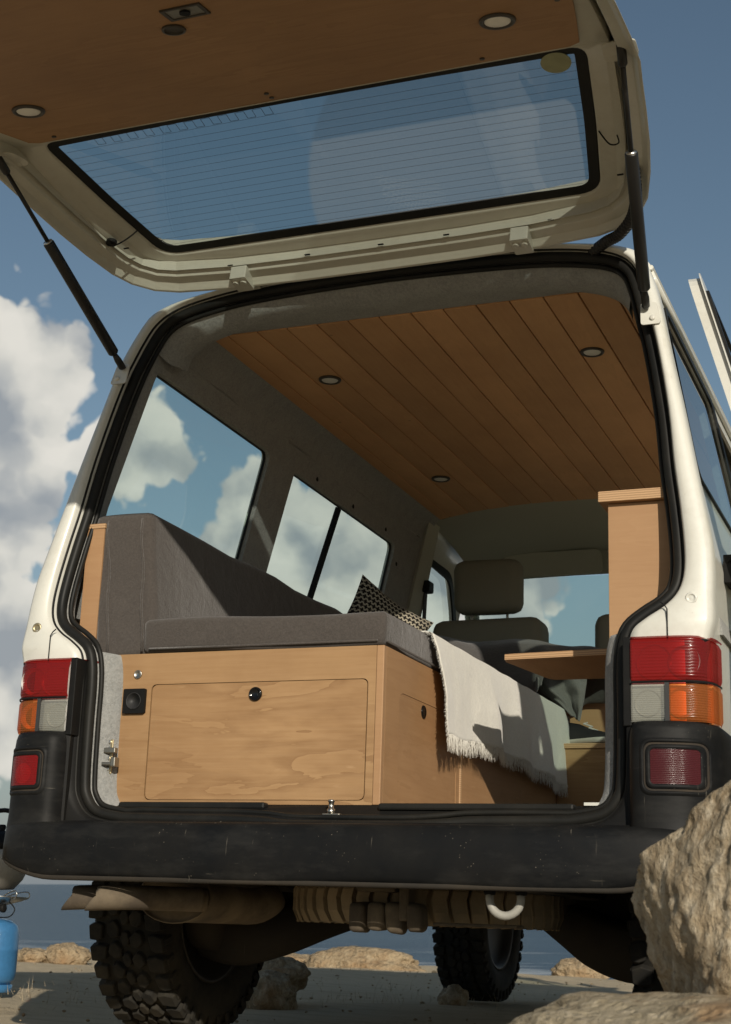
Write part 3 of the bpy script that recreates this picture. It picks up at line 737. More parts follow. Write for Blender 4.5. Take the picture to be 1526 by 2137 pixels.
part('nose_panel', *loft([[(x, 4.02-.14*(x/.8)**2, 1.20) for x in (-.84, -.5, 0, .5, .84)], [(x, 4.22-.12*(x/.8)**2, 1.02) for x in (-.86, -.5, 0, .5, .86)], [(x, 4.30-.12*(x/.8)**2, .50) for x in (-.86, -.5, 0, .5, .86)]]), 'white_paint', van, True)
def cushion_block(c0, c1, r, cut=4, amp=.004, seed=1, sc=6.0):
    bm = bmesh.new(); v, f = box(c0, c1); bv = [bm.verts.new(p) for p in v]
    for q in f: bm.faces.new([bv[i] for i in q])
    bmesh.ops.bevel(bm, geom=list(bm.edges), offset=r, segments=4, profile=.5, affect='EDGES')
    bmesh.ops.subdivide_edges(bm, edges=[e for e in bm.edges if e.calc_length() > .06], cuts=cut, use_grid_fill=True)
    bm.verts.index_update(); V = [disp(p.co, amp, sc, seed) for p in bm.verts]; F = [tuple(l.vert.index for l in q.loops) for q in bm.faces]; bm.free(); return V, F
for s, xc in ((-1, -.445), (1, .265)):
    se = part('front_seat', *cushion_block((xc-.24, 2.66, 1.02), (xc+.25, 2.84, 1.60), .05, 2), 'seat_cloth', van, True)
    part('headrest', *cushion_block((xc-.150, 2.67, 1.625), (xc+.150, 2.79, 1.862), .045, 2), 'seat_cloth', se, True)
    for q in (-.075, .085): part('headrest_post', *tube([(xc+q, 2.73, 1.56), (xc+q, 2.73, 1.66)], .006, 8), 'dull_steel', se, True)
    part('seat_base', *box((xc-.25, 2.70, .60), (xc+.25, 3.25, 1.05)), 'seat_cloth', se, bevel=.04)

# ---- floor, sill, latch --------------------------------------------------
part('floor', *box((-.86, .16, .585), (.86, 4.0, .5975)), 'lino', van)
part('sill_step', *box((-.66, .0985, .580), (.66, .1595, .5985)), 'black_plastic', van)
part('floor_end', *box((.60, .088, .599), (.66, .16, .606)), 'white_paint', van)
sill = part('sill', *loft([[(x, .030, .545) for x in (-.66, -.3, 0, .3, .66)], [(x, .045, .573-(.012 if abs(x-.05) < .26 else 0)) for x in (-.66, -.3, 0, .3, .66)], [(x, .068, .584-(.008 if abs(x-.05) < .26 else 0)) for x in (-.66, -.3, 0, .3, .66)], [(x, .098, .5985) for x in (-.66, -.3, 0, .3, .66)]]), 'black_plastic', van)
part('sill_mat', *box((-.615, .070, .5850), (-.20, .100, .6035)), 'seal_rubber', van, bevel=.006)
part('sill_mat', *box((.10, .070, .5850), (.58, .100, .6020)), 'seal_rubber', van, bevel=.006)
st = part('latch_striker', *box((-.034, .046, .569), (.012, .074, .575)), 'dull_steel', van, bevel=.002)
part('striker_pin', *join(lathe([(.010, 0), (.010, .012), (.0065, .013), (.0065, .028), (.0085, .029), (.0085, .034)], (-.014, .056, .574), 'z', 16)), 'steel', st, True)
lk = part('side_latch', *box((-.672, .082, .675), (-.650, .086, .765)), 'brass_steel', van, bevel=.002, label='small metal latch on the felt of the left rear pillar')
for z in (.687, .715, .74, .757): part('screw', *lathe([(.006, 0), (.006, -.003), (.002, -.004)], (-.661, .082, z), 'y', 10), 'steel', lk)
part('latch_arm', *join(box((-.668, .066, .728), (-.634, .082, .742)), box((-.668, .060, .696), (-.636, .082, .704)), box((-.640, .056, .692), (-.626, .080, .716))), 'dull_steel', lk, bevel=.002)

# ---- tail lamps ----------------------------------------------------------
def lamp(s):
    # plan curve of the lens from the inner edge round the corner to the side
    plan = [(.735, -.026), (.80, -.026), (.846, -.023), (.880, -.012), (.903, .012), (.914, .045), (.918, .10)]
    P = [(p.x, p.y) for p in smoothpath([(a, b, 0) for a, b in plan], 5)]
    hs = part('tail_lamp', *join(loft([[(s*x*(.985), y+.022, .776) for x, y in P], [(s*x*.985, y+.022, .958) for x, y in P]]),
              box(*sorted_box((s*.716, -.020, .765), (s*.7345, .055, .966)))), 'black_plastic', van, bevel=.002,
              label='left tail lamp with amber lens outside the clear one' if s < 0 else 'right tail lamp with red, clear and amber lenses')
    def lens(name, z0, z1, i0, i1, mat, prow=.0):
        Q = P[i0:i1+1]; N = 9; loops = []
        for j in range(N):
            t = j/(N-1); z = z0+(z1-z0)*t; e = min(t, 1-t)*(z1-z0); pull = .006*max(0, 1-e/.008)**2
            loops.append([(s*(x-(.10*pull if i < 22 else pull)), y+pull, z) for i, (x, y) in enumerate(Q)])
        if s < 0 and True: pass
        return part(name, *loft(loops), mat, hs, True)
    lens('red_lens', .8640, .9610, 0, 30, 'red_lens')
    lens('clear_lens', .7735, .8590, 0, 6, 'clear_lens')
    lens('amber_lens', .7735, .8590, 7, 30, 'amber_lens')
    part('lens_rib', *box(*sorted_box((s*P[6][0], -.029, .774), (s*P[7][0], -.010, .859))), 'dash_plastic', hs)
    part('lens_divider', *loft([[(s*x, y-.001, .8588) for x, y in P], [(s*x, y-.0025, .8615) for x, y in P], [(s*x, y-.001, .8642) for x, y in P]]), 'black_plastic', hs)
    part('lamp_back', *loft([[(s*(x*.990-.002), y+.018, .777) for x, y in P[1:]], [(s*(x*.990-.002), y+.018, .957) for x, y in P[1:]]]), 'reflector', hs, True)
    # reflector bowls behind the lenses
    for (cx, cz, r, yy) in ((.785, .908, .040, .008), (.852, .908, .036, .018), (.770, .816, .030, .006), (.846, .816, .034, .014)):
        V, Fc = [], []
        loops = [[(s*cx+r*q*math.cos(a), -.012+yy*0+.026*(1-q*q), cz+r*q*math.sin(a)) for a in [2*math.pi*k2/20 for k2 in range(20)]] for q in (1, .75, .5, .25, .02)]
        part('lamp_reflector', *loft(loops, True), 'reflector', hs, True)
    top = [(s*x, y, .961) for x, y in P]; topb = [(s*x*.93, .06, .966) for x, y in P]
    part('lens_top', *loft([top, [(a, b+.01, .9665) for a, b, c in top], topb]), 'red_lens', hs, True)
def sorted_box(a, b): return tuple(min(i, j) for i, j in zip(a, b)), tuple(max(i, j) for i, j in zip(a, b))
lamp(-1); lamp(1)

# ---- bumper ---------------------------------------------------------------
def bplan(o):
    half = [(0, -.112-o), (.30, -.110-o), (.58, -.100-o), (.75, -.082-o), (.84, -.058-o*.9), (.893, -.012-o*.6), (.918+o*.6, .05), (.925+o, .16), (.925+o, .42)]
    P = smoothpath([(a, b, 0) for a, b in half], 5); h = [(p.x, p.y) for p in P]
    return [(-x, y) for x, y in reversed(h[1:])]+h
prof = [(-.075, .432), (-.020, .404), (-.004, .407), (.003, .420), (.006, .450), (.004, .490), (.0, .512), (-.006, .530), (-.016, .5395), (-.026, .5425), (-.055, .5440), (-.058, .5475), (-.14, .550)]
V, Fc = loft([[(x, y, z+(.004*math.sin(x*9) if z < .43 else 0)+(.052*min(1, max(0, abs(x)-.70)/.20)**1.6 if (z < .45 and abs(x) > .70) else 0)) for x, y in bplan(o)] for o, z in prof])
bumper = part('bumper', V, Fc, 'bumper_plastic', van, True)
lipp = [(-.030, .4005), (-.012, .3995), (-.006, .404), (-.0085, .411)]
part('bumper_lip', *loft([[(x, y, z+.052*min(1, max(0, abs(x)-.70)/.20)**1.6) for x, y in bplan(o+.0065)] for o, z in lipp]), 'mud_arm', bumper, True)
# corner pieces carrying the fog lamps
def corner(s):
    plan = [(.722, .06), (.724, .012), (.732, -.030), (.750, -.050), (.775, -.056), (.82, -.050), (.862, -.034), (.893, -.004), (.914, .045), (.922, .12), (.922, .40)]
    P = [(p.x, p.y) for p in smoothpath([(a, b, 0) for a, b in plan], 4)]
    rows = [(.010, .53), (.004, .548), (.0, .566), (0, .62), (0, .70), (-.002, .735), (-.008, .755), (-.020, .767), (-.040, .773), (-.075, .774)]
    c2 = Vector((.82, .12))
    loops = [[(s*(x+(c2.x-x)*(-o)*2.2), y+(c2.y-y)*(-o)*2.2, z) for x, y in P] for o, z in rows]
    co = part('corner_cap', *loft(loops), 'bumper_plastic', bumper, True)
    # fog lamp: recess ring, frame, lens
    f0, f1, z0, z1 = .782, .884, .634, .709
    def py(x):
        for (a, b), (c, d) in zip(P, P[1:]):
            if a <= x <= c and a > .74: return b+(d-b)*(x-a)/(c-a+1e-9)
        return -.05
    R = roundpoly([(f0-.012, z0-.012), (f1+.010, z0-.012), (f1+.010, z1+.012), (f0-.012, z1+.012)], .020, 6)
    def F(x, z, d): return (s*x, py(x)+d, z)
    def R2(g):
        L = roundpoly([(f0-g, z0-g), (f1+g, z0-g), (f1+g, z1+g), (f0-g, z1+g)], .012+max(g, 0)*.6, 6); out = []
        for i in range(len(L)):
            a, b = Vector(L[i]), Vector(L[(i+1) % len(L)]); m = 10 if i % 7 == 6 else 1
            out += [tuple(a.lerp(b, q/m)) for q in range(m)]
        return out
    part('fog_recess', *loft([[F(x, z, .0) for x, z in R2(.025)], [F(x, z, -.0055) for x, z in R2(.020)], [F(x, z, -.0045) for x, z in R2(.016)], [F(x, z, .004) for x, z in R2(.0135)]], True), 'bumper_plastic', bumper, True)
    part('fog_gap', *loft([[F(x, z, -.0010) for x, z in R2(.0150)], [F(x, z, -.0012) for x, z in R2(.008)]], True), 'under_dark', bumper)
    part('fog_frame', *loft([[F(x, z, -.001) for x, z in R2(.011)], [F(x, z, -.0055) for x, z in R2(.009)], [F(x, z, -.0055) for x, z in R2(.002)], [F(x, z, -.003) for x, z in R2(.0)]], True), 'black_plastic' if s < 0 else 'bumper_plastic', bumper, True)
    N = 10; g = []
    for j in range(N):
        z = z0+(z1-z0)*j/(N-1); g.append([F(f0+(f1-f0)*i/(N-1), z, -.0042-.0015*math.sin(math.pi*i/(N-1))*math.sin(math.pi*j/(N-1))) for i in range(N)])
    part('fog_lamp', *loft(g), 'fog_red' if s < 0 else 'dull_red', bumper, True, label='bright red rear fog lamp' if s < 0 else 'dull dark red reflector lamp in the bumper')
    loops = [[F((f0+f1)/2+.030*q*math.cos(a), z0+.030+.026*q*math.sin(a), -.0030+.0012*q) for a in [2*math.pi*k2/16 for k2 in range(16)]] for q in (.02, .5, 1)]
    if s < 0: part('fog_reflector', *loft(loops, True), 'reflector', bumper, True)
corner(-1); corner(1)
# black trim between corner piece and seal
for s in (-1, 1):
    part('jamb_trim', *loft([[(s*.7225, .055, z) for z in (.535, .62, .70, .774, .966)], [(s*.7215, -.012, z) for z in (.535, .62, .70, .774, .966)], [(s*.735, -.018, z) for z in (.535, .62, .70, .774, .966)]]), 'black_plastic', van)
    part('jamb_skin', *loft([[(s*a, .052, z) for a, z in ((.67, .545), (.706, .58), (.714, .62), (.716, .70), (.718, .80), (.72, .9), (.725, .965))], [(s*.7235, .030, z) for z in (.545, .58, .62, .70, .80, .9, .965)]]), 'black_plastic', van)

# ---- running gear ---------------------------------------------------------
def tyre(cx, cy, cz, R_=.362, w=.235, parent=None, mat='tyre_rubber', axis='x', lug=True, name='wheel', seed=1):
    """all-terrain tyre: carcass, separate tread blocks, rim"""
    def ax(a, r, h):      # angle, radius, offset along axle
        if axis == 'x': return (cx+h, cy+r*math.cos(a), cz+r*math.sin(a))
        return (cx+r*math.cos(a), cy+r*math.sin(a), cz+h)
    pr = [(-.40, .60), (-.47, .66), (-.50, .76), (-.49, .86), (-.455, .925), (-.40, .950), (0, .962), (.40, .950), (.455, .925), (.49, .86), (.50, .76), (.47, .66), (.40, .60)]
    N = 60; loops = [[ax(2*math.pi*i/N, r*R_, h*w) for h, r in pr] for i in range(N)]
    body = part(name, *loft(loops, False, ring=True), mat, parent, True)
    rnd = random.Random(seed); V, Fc = [], []
    def block(a0, a1, h0, h1, r0, r1, skew):
        nonlocal V, Fc
        j = lambda: rnd.uniform(-.06, .06)
        pts = []
        for r, k2 in ((r0, 0), (r1, .1)):
            for (aa, hh) in ((a0, h0), (a1, h0), (a1, h1), (a0, h1)):
                am = (a0+a1)/2; hm = (h0+h1)/2
                a = am+(aa-am)*(1-k2); h = hm+(hh-hm)*(1-k2); pts.append(ax(a+skew*(h-hm)/w, r, h*1.0))
        b = len(V); V += pts; Fc += [(b, b+1, b+5, b+4), (b+1, b+2, b+6, b+5), (b+2, b+3, b+7, b+6), (b+3, b, b+4, b+7), (b+4, b+5, b+6, b+7)]
    n = 38; st = 2*math.pi/n
    def poly(ring, r0, r1):
        nonlocal V, Fc
        b = len(V); m = len(ring); ca = sum(a for a, h in ring)/m; ch = sum(h for a, h in ring)/m
        for r, q in ((r0, 1.06), (r1, .93)):
            V += [ax(ca+(a-ca)*q, r, ch+(h-ch)*q) for a, h in ring]
        Fc += [(b+i2, b+(i2+1) % m, b+m+(i2+1) % m, b+m+i2) for i2 in range(m)]+[tuple(b+m+i2 for i2 in range(m))]
    jt = lambda q: rnd.uniform(-q, q)
    for i in range(n):
        a = i*st
        for sgn in (-1, 1):
            o = a+(.5 if sgn > 0 else 0)*st; lng = i % 2
            h0 = (.255 if lng else .29)+jt(.012)
            poly([(o+(.10+jt(.05))*st, sgn*h0*w), (o+(.80+jt(.05))*st, sgn*(h0+.03)*w), (o+(.88+jt(.04))*st, sgn*.40*w), (o+(.84+jt(.04))*st, sgn*.487*w), (o+.16*st, sgn*.487*w), (o+(.02+jt(.04))*st, sgn*.38*w)][::sgn], R_*.925, R_*(.998 if lng else .990))
            poly([(o+.18*st, sgn*.483*w), (o+.60*st, sgn*.483*w), (o+.56*st, sgn*.510*w), (o+.22*st, sgn*.510*w)][::sgn], R_*.86, R_*.960)
            c0 = o+(.30+jt(.06))*st
            poly([(c0-.42*st, sgn*(.13+jt(.02))*w), (c0-.10*st, sgn*(.055+jt(.015))*w), (c0+.34*st, sgn*(.075+jt(.015))*w), (c0+.44*st, sgn*(.17+jt(.02))*w), (c0+.14*st, sgn*(.235+jt(.015))*w), (c0-.30*st, sgn*(.215+jt(.015))*w)][::sgn], R_*.94, R_*1.0)
        c0 = a+(.75+jt(.05))*st
        poly([(c0-.36*st, -.030*w), (c0-.05*st, -.062*w), (c0+.36*st, -.035*w), (c0+.30*st, .040*w), (c0, .060*w), (c0-.34*st, .035*w)], R_*.94, R_*1.0)
    if lug: part('tread_block', V, Fc, mat, body, bevel=.0025, seg=1)['kind'] = 'stuff'
    rp = [(-.40, .60), (-.42, .58), (-.30, .55), (-.1, .54), (.05, .40), (.10, .20), (.10, .02)]
    part('rim', *loft([[ax(2*math.pi*i/32, r*R_, h*w) for h, r in ([(-.43, .62)]+rp[1:])] for i in range(32)], False, ring=True), 'rim_dark', body, True)
    rp2 = [(.40, .60), (.43, .62), (.42, .58), (.30, .54), (.18, .40), (.12, .02)]
    part('rim', *loft([[ax(2*math.pi*i/32, r*R_, h*w) for h, r in rp2] for i in range(32)], False, ring=True), 'rim_dark', body, True)
    return body
tyre(-.752, .735, .362, parent=van, seed=1); tyre(-.752, 3.655, .362, parent=van, seed=2)
tyre(.752, .735, .362, parent=van, seed=3); tyre(.752, 3.655, .362, parent=van, seed=4)
# floor pan and sills seen from below
part('floor_pan', *box((-.84, .06, .470), (.84, 4.1, .56)), 'under_dark', van)
for y, zq in ((.25, .415), (.86, .345), (1.3, .39), (2.3, .415)): part('cross_member', *box((-.62, y, zq), (.62, y+.07, .475)), 'under_dark', van, bevel=.01)
for s in (-1, 1): part('chassis_rail', *box((s*.44-.035, .05, .405), (s*.44+.035, 3.2, .474)), 'under_dark', van, bevel=.01)
for s in (-1, 1):                                                          # trailing arms
    pth = smoothpath([(s*.68, .80, .290), (s*.59, .80, .268), (s*.49, .83, .290), (s*.39, .92, .338), (s*.28, 1.05, .385), (s*.17, 1.20, .405)], 5)
    m = len(pth); rr = [.085+.0*i for i in range(m)]
    sec = [(-1, -.75), (-.7, -.95), (.7, -.95), (1, -.75), (1, .75), (.7, .95), (-.7, .95), (-1, .75)]
    part('trailing_arm', *tube(pth, [.082-.028*i/m for i in range(m)], sect=sec), 'mud_arm', van, True)
    part('coil_spring', *tube([(s*.50+.05*math.cos(i*.6), .98+.05*math.sin(i*.6), .33+.0022*i) for i in range(66)], .008, 6), 'under_dark', van, True)
    part('brake_drum', *lathe([(.12, -.05), (.13, -.03), (.13, .03), (.06, .05)], (s*.66, .735, .362), 'x', 24), 'mud_arm', van, True)
    part('drive_shaft', *tube([(s*.12, 3.6, .36), (s*.64, 3.655, .362)], .022, 8), 'under_dark', van, True)
part('front_axle', *box((-.40, 3.35, .34), (.40, 3.75, .48)), 'under_dark', van, bevel=.04)
part('fuel_tank', *box((-.35, 1.75, .385), (.25, 2.35, .48)), 'under_dark', van, bevel=.04)
# exhaust: drum silencer and two cut tail pipes
def oval(c, rx, rz, y, n=24): return [(c[0]+rx*math.cos(2*math.pi*i/n), y, c[1]+rz*math.sin(2*math.pi*i/n)) for i in range(n)]
cs = (-.505, .374)
loops = [oval(cs, .02, .01, .206), oval(cs, .088, .054, .206), oval(cs, .102, .064, .208), oval(cs, .104, .066, .198), oval(cs, .108, .069, .202), oval(cs, .103, .065, .222), oval(cs, .103, .065, .45), oval((cs[0]+.03, cs[1]), .103, .065, .58), oval((cs[0]+.03, cs[1]), .088, .052, .635), oval((cs[0]+.03, cs[1]), .03, .02, .665)]
part('silencer', *loft(loops, True, True), 'mud_metal', van, True)
for (x0, y0, xe, ye) in ((-.42, .150, -.680, -.005), (-.40, .090, -.588, -.045)):
    pth = smoothpath([(x0, y0+.06, .366), (x0-.06, y0, .366), (xe+.07, ye+.03, .364), (xe, ye, .360)], 6)
    V, Fc = tube(pth, .0285, 18)
    # oblique cut at the mouth
    n = 18; base = (len(pth)-1)*n
    V = [Vector(v) for v in V]; tdir = (Vector(pth[-1])-Vector(pth[-2])).normalized()
    for i in range(n):
        v = V[base+i]; V[base+i] = v+tdir*(-(v.z-.360)*.95)
    Fc = [f for f in Fc if len(f) == 4]
    part('tail_pipe', V, Fc, 'mud_metal', van, True, solid=.003)
# spare wheel hung flat below the floor
tyre(.095, .47, .372, R_=.345, w=.098, parent=van, mat='muddy_tyre', axis='z', lug=False, name='spare_wheel', seed=9)
V, Fc = [], []
N = 46
for i in range(N):
    a = 2*math.pi*i/N; g = .014
    for r in (.322, .3475):
        V += [(.095+(r-(.010 if abs(h) > .044 else 0))*math.cos(a+da+sk), .47+(r-(.010 if abs(h) > .044 else 0))*math.sin(a+da+sk), .372+h)
              for da in (g, 2*math.pi/N-g) for h, sk in ((-.049, .035), (-.02, .012), (.01, -.004), (.03, .012), (.049, .03))]
    b = i*20
    for q in range(4):
        Fc += [(b+10+q, b+10+q+1, b+15+q+1, b+15+q), (b+q, b+q+1, b+10+q+1, b+10+q), (b+5+q, b+5+q+1, b+15+q+1, b+15+q)]
    Fc += [(b, b+5, b+15, b+10), (b+4, b+9, b+19, b+14)]
part('spare_tread', V, Fc, 'muddy_tyre', van, bevel=.003, seg=1)['kind'] = 'stuff'
cr = part('spare_carrier', *join(box((.045, .085, .395), (.145, .125, .420)), box((.16, .07, .33), (.185, .12, .425))), 'mud_metal', van, bevel=.006)
for i, x in enumerate((.052, .098, .146, .196)):
    V, Fc = cushion_block((x-.021, .070, .300+.008*(i % 2)), (x+.021, .135, .372), .014, 2, .006, 40+i, 22.0)
    part('mud_clod', V, Fc, 'mud_metal', cr, True)
part('carrier_strap', *box((.235, .10, .322), (.44, .16, .330)), 'mud_metal', cr, bevel=.003)
# towing eye
pts = [(.4495+.036*math.cos(a), -.03, .384+.036*math.sin(a)) for a in [math.pi+math.pi*i/12 for i in range(13)]]
pts = [(.4135, -.03, .43), (.4135, -.03, .40)]+pts+[(.4855, -.03, .40), (.4855, -.03, .43)]
tw = part('towing_eye', *tube(pts[1:-1], .0095, 12), 'tow_paint', van, True)
part('eye_bracket', *join(box((.402, -.04, .392), (.425, -.02, .45)), box((.474, -.04, .392), (.497, -.02, .45))), 'black_plastic', tw, bevel=.003)

# ---- tailgate -------------------------------------------------------------
P0 = Vector((0, .131, 2.167)); D1 = Vector((0, -.495, .089)).normalized(); N1 = Vector((0, .089, .495)).normalized()
UB = .54; P1 = P0+D1*UB; D2 = Vector((0, -1, -.2)).normalized(); N2 = Vector((0, -.2, 1)).normalized()
NB = (N1+N2).normalized()
def T(x, u, off):
    if abs(u-UB) < 1e-4: return tuple(P1+NB*off+Vector((x, 0, 0)))
    if u < UB: return tuple(P0+D1*u+N1*off+Vector((x, 0, 0)))
    return tuple(P1+D2*(u-UB)+N2*off+Vector((x, 0, 0)))
half = [(0, -.114), (.25, -.113), (.45, -.107), (.62, -.090), (.69, -.066), (.742, -.020), (.774, .04), (.800, .14), (.820, .25), (.834, .36), (.846, .47), (.853, UB), (.862, .70), (.868, .88), (.865, .95), (.86, 1.00), (.81, 1.05), (.768, 1.10), (.752, 1.18), (.748, 1.30), (.735, 1.385), (.70, 1.415), (.4, 1.425), (0, 1.425)]
def closed_loop(h): return h+[(-x, u) for x, u in reversed(h[1:-1])]
TO = closed_loop(half)
def inset(L, d):
    n = len(L); out = []
    for i in range(n):
        a, b = Vector(L[i-1]), Vector(L[(i+1) % n]); t = (b-a).normalized(); nn = Vector((t.y, -t.x))
        p = Vector(L[i])-nn*d
        if abs(L[i][1]-UB) < 1e-6: p = Vector((p.x, UB))
        out.append(tuple(p))
    return out
if Vector(inset(TO, .02)[8]).x > TO[8][0]: _ins = inset; inset = lambda L, d: _ins(L, -d)
I1, I2, I3, I4 = inset(TO, .007), inset(TO, .020), inset(TO, .045), inset(TO, .062)
def rimf(u): return 1.0 if u < .88 else max(.2, 1.0-(u-.88)/.30*.8)
def L3(L, off): return [T(x, u, off if off > -.03 else -.03+(off+.03)*rimf(u)) for x, u in L]
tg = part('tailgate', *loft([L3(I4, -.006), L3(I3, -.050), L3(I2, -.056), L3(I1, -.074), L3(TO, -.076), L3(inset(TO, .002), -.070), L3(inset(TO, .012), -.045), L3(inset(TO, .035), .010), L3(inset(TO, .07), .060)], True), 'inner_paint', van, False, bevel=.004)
# outer skin above
GL = [(x, u+.007*(1-(x/.72)**2)*max(0, (u-.4)/.13)) for x, u in roundpoly([(-.642, -.008), (-.3, -.010), (0, -.010), (.3, -.010), (.642, -.008), (.690, .26), (.727, .528), (.35, .530), (0, .530), (-.35, .530), (-.727, .528), (-.690, .26)], [.06, .01, .01, .01, .06, .05, .045, .01, .01, .01, .045, .05], 6)]
def boff(u): return -.034+.026*min(1, max(0, (u-.15)/.38))
def gscale(d):
    n = len(GL); out = []
    for i in range(n):
        a, b = Vector(GL[i-1]), Vector(GL[(i+1) % n]); t = (b-a).normalized(); nn = Vector((t.y, -t.x)); out.append(tuple(Vector(GL[i])+nn*d))
    return out
sg = 1 if abs(gscale(.02)[len(GL)//4][0]) > abs(GL[len(GL)//4][0]) else -1
def GT(d, off): return [tuple(P0+D1*u+N1*off+Vector((x, 0, 0))) for x, u in gscale(sg*d)]
def GB(d, f):        # like GT, but set back with the depth the inner frame has there
    return [tuple(P0+D1*min(u, UB-.002)+N1*f*boff(u)+Vector((x, 0, 0))) for x, u in gscale(sg*d)]
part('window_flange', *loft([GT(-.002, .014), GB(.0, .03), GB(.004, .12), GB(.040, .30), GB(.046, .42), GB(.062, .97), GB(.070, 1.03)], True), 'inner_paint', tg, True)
hole = gscale(sg*.068)
hole = [(x, min(u, UB-.0035)) for x, u in hole]
up_o = [p for p in I4 if p[1] <= UB+1e-6]
# order the upper outline: right side from bend up, over the top edge, to the left bend
ri = [p for p in I4[:12]]; lf = [(-x, u) for x, u in reversed(ri[1:])]
upo = lf+ri                      # left bend -> top -> right bend
V2, T2 = poly_holes(upo, [hole])
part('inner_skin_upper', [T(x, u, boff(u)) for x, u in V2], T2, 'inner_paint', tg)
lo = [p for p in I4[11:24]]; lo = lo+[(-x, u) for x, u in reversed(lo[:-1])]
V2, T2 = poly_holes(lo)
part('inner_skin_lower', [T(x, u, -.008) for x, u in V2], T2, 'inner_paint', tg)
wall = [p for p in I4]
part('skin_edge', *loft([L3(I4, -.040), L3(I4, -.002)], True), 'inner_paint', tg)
# outer skin (seen from above / catches the sun)
oh = inset(TO, .07)
ri2 = oh[:12]; lf2 = [(-x, u) for x, u in reversed(ri2[1:])]
V2, T2 = poly_holes(lf2+ri2, [gscale(sg*.03)]); part('outer_skin_upper', [T(x, u, .060) for x, u in V2], T2, 'white_paint', tg)
lo2 = oh[11:24]; lo2 = lo2+[(-x, u) for x, u in reversed(lo2[:-1])]
V2, T2 = poly_holes(lo2); part('outer_skin_lower', [T(x, u, .060) for x, u in V2], T2, 'white_paint', tg)
part('glass_well', *loft([GT(.03, .060), GT(.012, .02), GT(-.002, .014)], True), 'black_plastic', tg)
V2, T2 = poly_holes(gscale(sg*.006))
part('rear_window', [tuple(P0+D1*u+N1*.010+Vector((x, 0, 0))) for x, u in V2], T2, 'tail_glass', tg)
part('window_band', *loft([GT(.004, .006), GT(-.004, .004), GT(-.030, .0088)], True), 'seal_rubber', tg)
# heating wires across the glass, aerial loop, round sticker
for i in range(17):
    u = .030+i*.0275; xw = .615+.085*u/.5
    pts = [T(-xw+2*xw*j/16, u+.006*(1-(2*j/16-1)**2), .0082) for j in range(17)]
    V = []; Fc = []
    for j in range(17):
        p = Vector(pts[j]); V += [p+D1*.0005, p-D1*.0005]
        if j: Fc.append((2*j-2, 2*j-1, 2*j+1, 2*j))
    part('heating_wire', V, Fc, 'wire_dark', tg)
pts = []
x = -.60
for j in range(11):
    u0 = .505-.002*j*0; pts += [(x, u0), (x+.020, u0), (x+.020, u0-.026), (x+.043, u0-.026), (x+.043, u0)]; x += .048
V, Fc = [], []
for j, (a, b) in enumerate(pts):
    p = Vector(T(a, b, .0080)); V += [p+D1*.0007+Vector((.0007, 0, 0)), p-D1*.0007-Vector((.0007, 0, 0))]
    if j: Fc.append((2*j-2, 2*j-1, 2*j+1, 2*j))
part('aerial_wire', V, Fc, 'wire_dark', tg)
part('sticker', *slab([(.645+.036*math.cos(a), .482+.034*math.sin(a)) for a in [2*math.pi*i/24 for i in range(24)]], lambda x, u, o: T(x, u, .0070-o), .0015), 'glass_sticker', tg)
# wooden inner panel
ph = [(0, .572), (.50, .570), (.70, .572), (.724, .586), (.742, .68), (.762, .80), (.772, .92), (.762, .97), (.715, 1.03), (.685, 1.09), (.68, 1.20), (.675, 1.33), (.65, 1.365), (.58, 1.38), (0, 1.38)]
PH = closed_loop(ph)
part('wood_panel', *slab(PH, lambda x, u, o: T(x, u, -.018+o), .007), 'tailgate_wood', tg, bevel=.002)
for s in (-1, 1):
    x, u = s*.592, .783
    downlight(T(x, u, -.0182), tg, -N2, .040, 'tailgate_light')
ph_ = part('panel_hole', *lathe([(.026, .0), (.026, .004), (.021, .005), (.020, .001)], (0, 0, 0), 'z', 24), 'spot_ring', tg)
ph_.matrix_local = Matrix.Translation(Vector(T(-.046, 1.052, -.0185))) @ (-N2).to_track_quat('Z', 'Y').to_matrix().to_4x4()
lkp = [(-.020, 1.100), (.056, 1.100), (.056, 1.142), (-.020, 1.142)]
part('lock_recess', *slab(lkp, lambda x, u, o: T(x, u, -.0200+o), .002), 'dull_steel', tg)
part('lock_frame', *slab([(-.028, 1.094), (.064, 1.094), (.064, 1.148), (-.028, 1.148)], lambda x, u, o: T(x, u, -.0220+o), .004, [lkp]), 'spot_ring', tg, bevel=.001)
part('lock_cylinder', *slab([(.018+.012*math.cos(a), 1.121+.012*math.sin(a)) for a in [2*math.pi*i/16 for i in range(16)]], lambda x, u, o: T(x, u, -.0240+o), .004), 'black_plastic', tg)
for (x, u) in ((-.64, .598), (-.03, .592), (.50, .594), (-.03, .622), (.735, .83)):
    part('panel_clip', *slab([(x+.006*math.cos(a), u+.006*math.sin(a)) for a in [2*math.pi*i/10 for i in range(10)]], lambda a, b, o: T(a, b, -.0210+o), .003), 'spot_ring', tg)
for (x, u) in ((-.44, -.045), (-.20, -.045), (.02, -.045), (.21, -.043), (.50, -.042), (-.70, .10), (.715, .10)):
    part('drain_slot', *slab([(x-.008, u-.0025), (x+.008, u-.0025), (x+.008, u+.0025), (x-.008, u+.0025)], lambda a, b, o: T(a, b, -.0385+o), .002), 'black_plastic', tg)
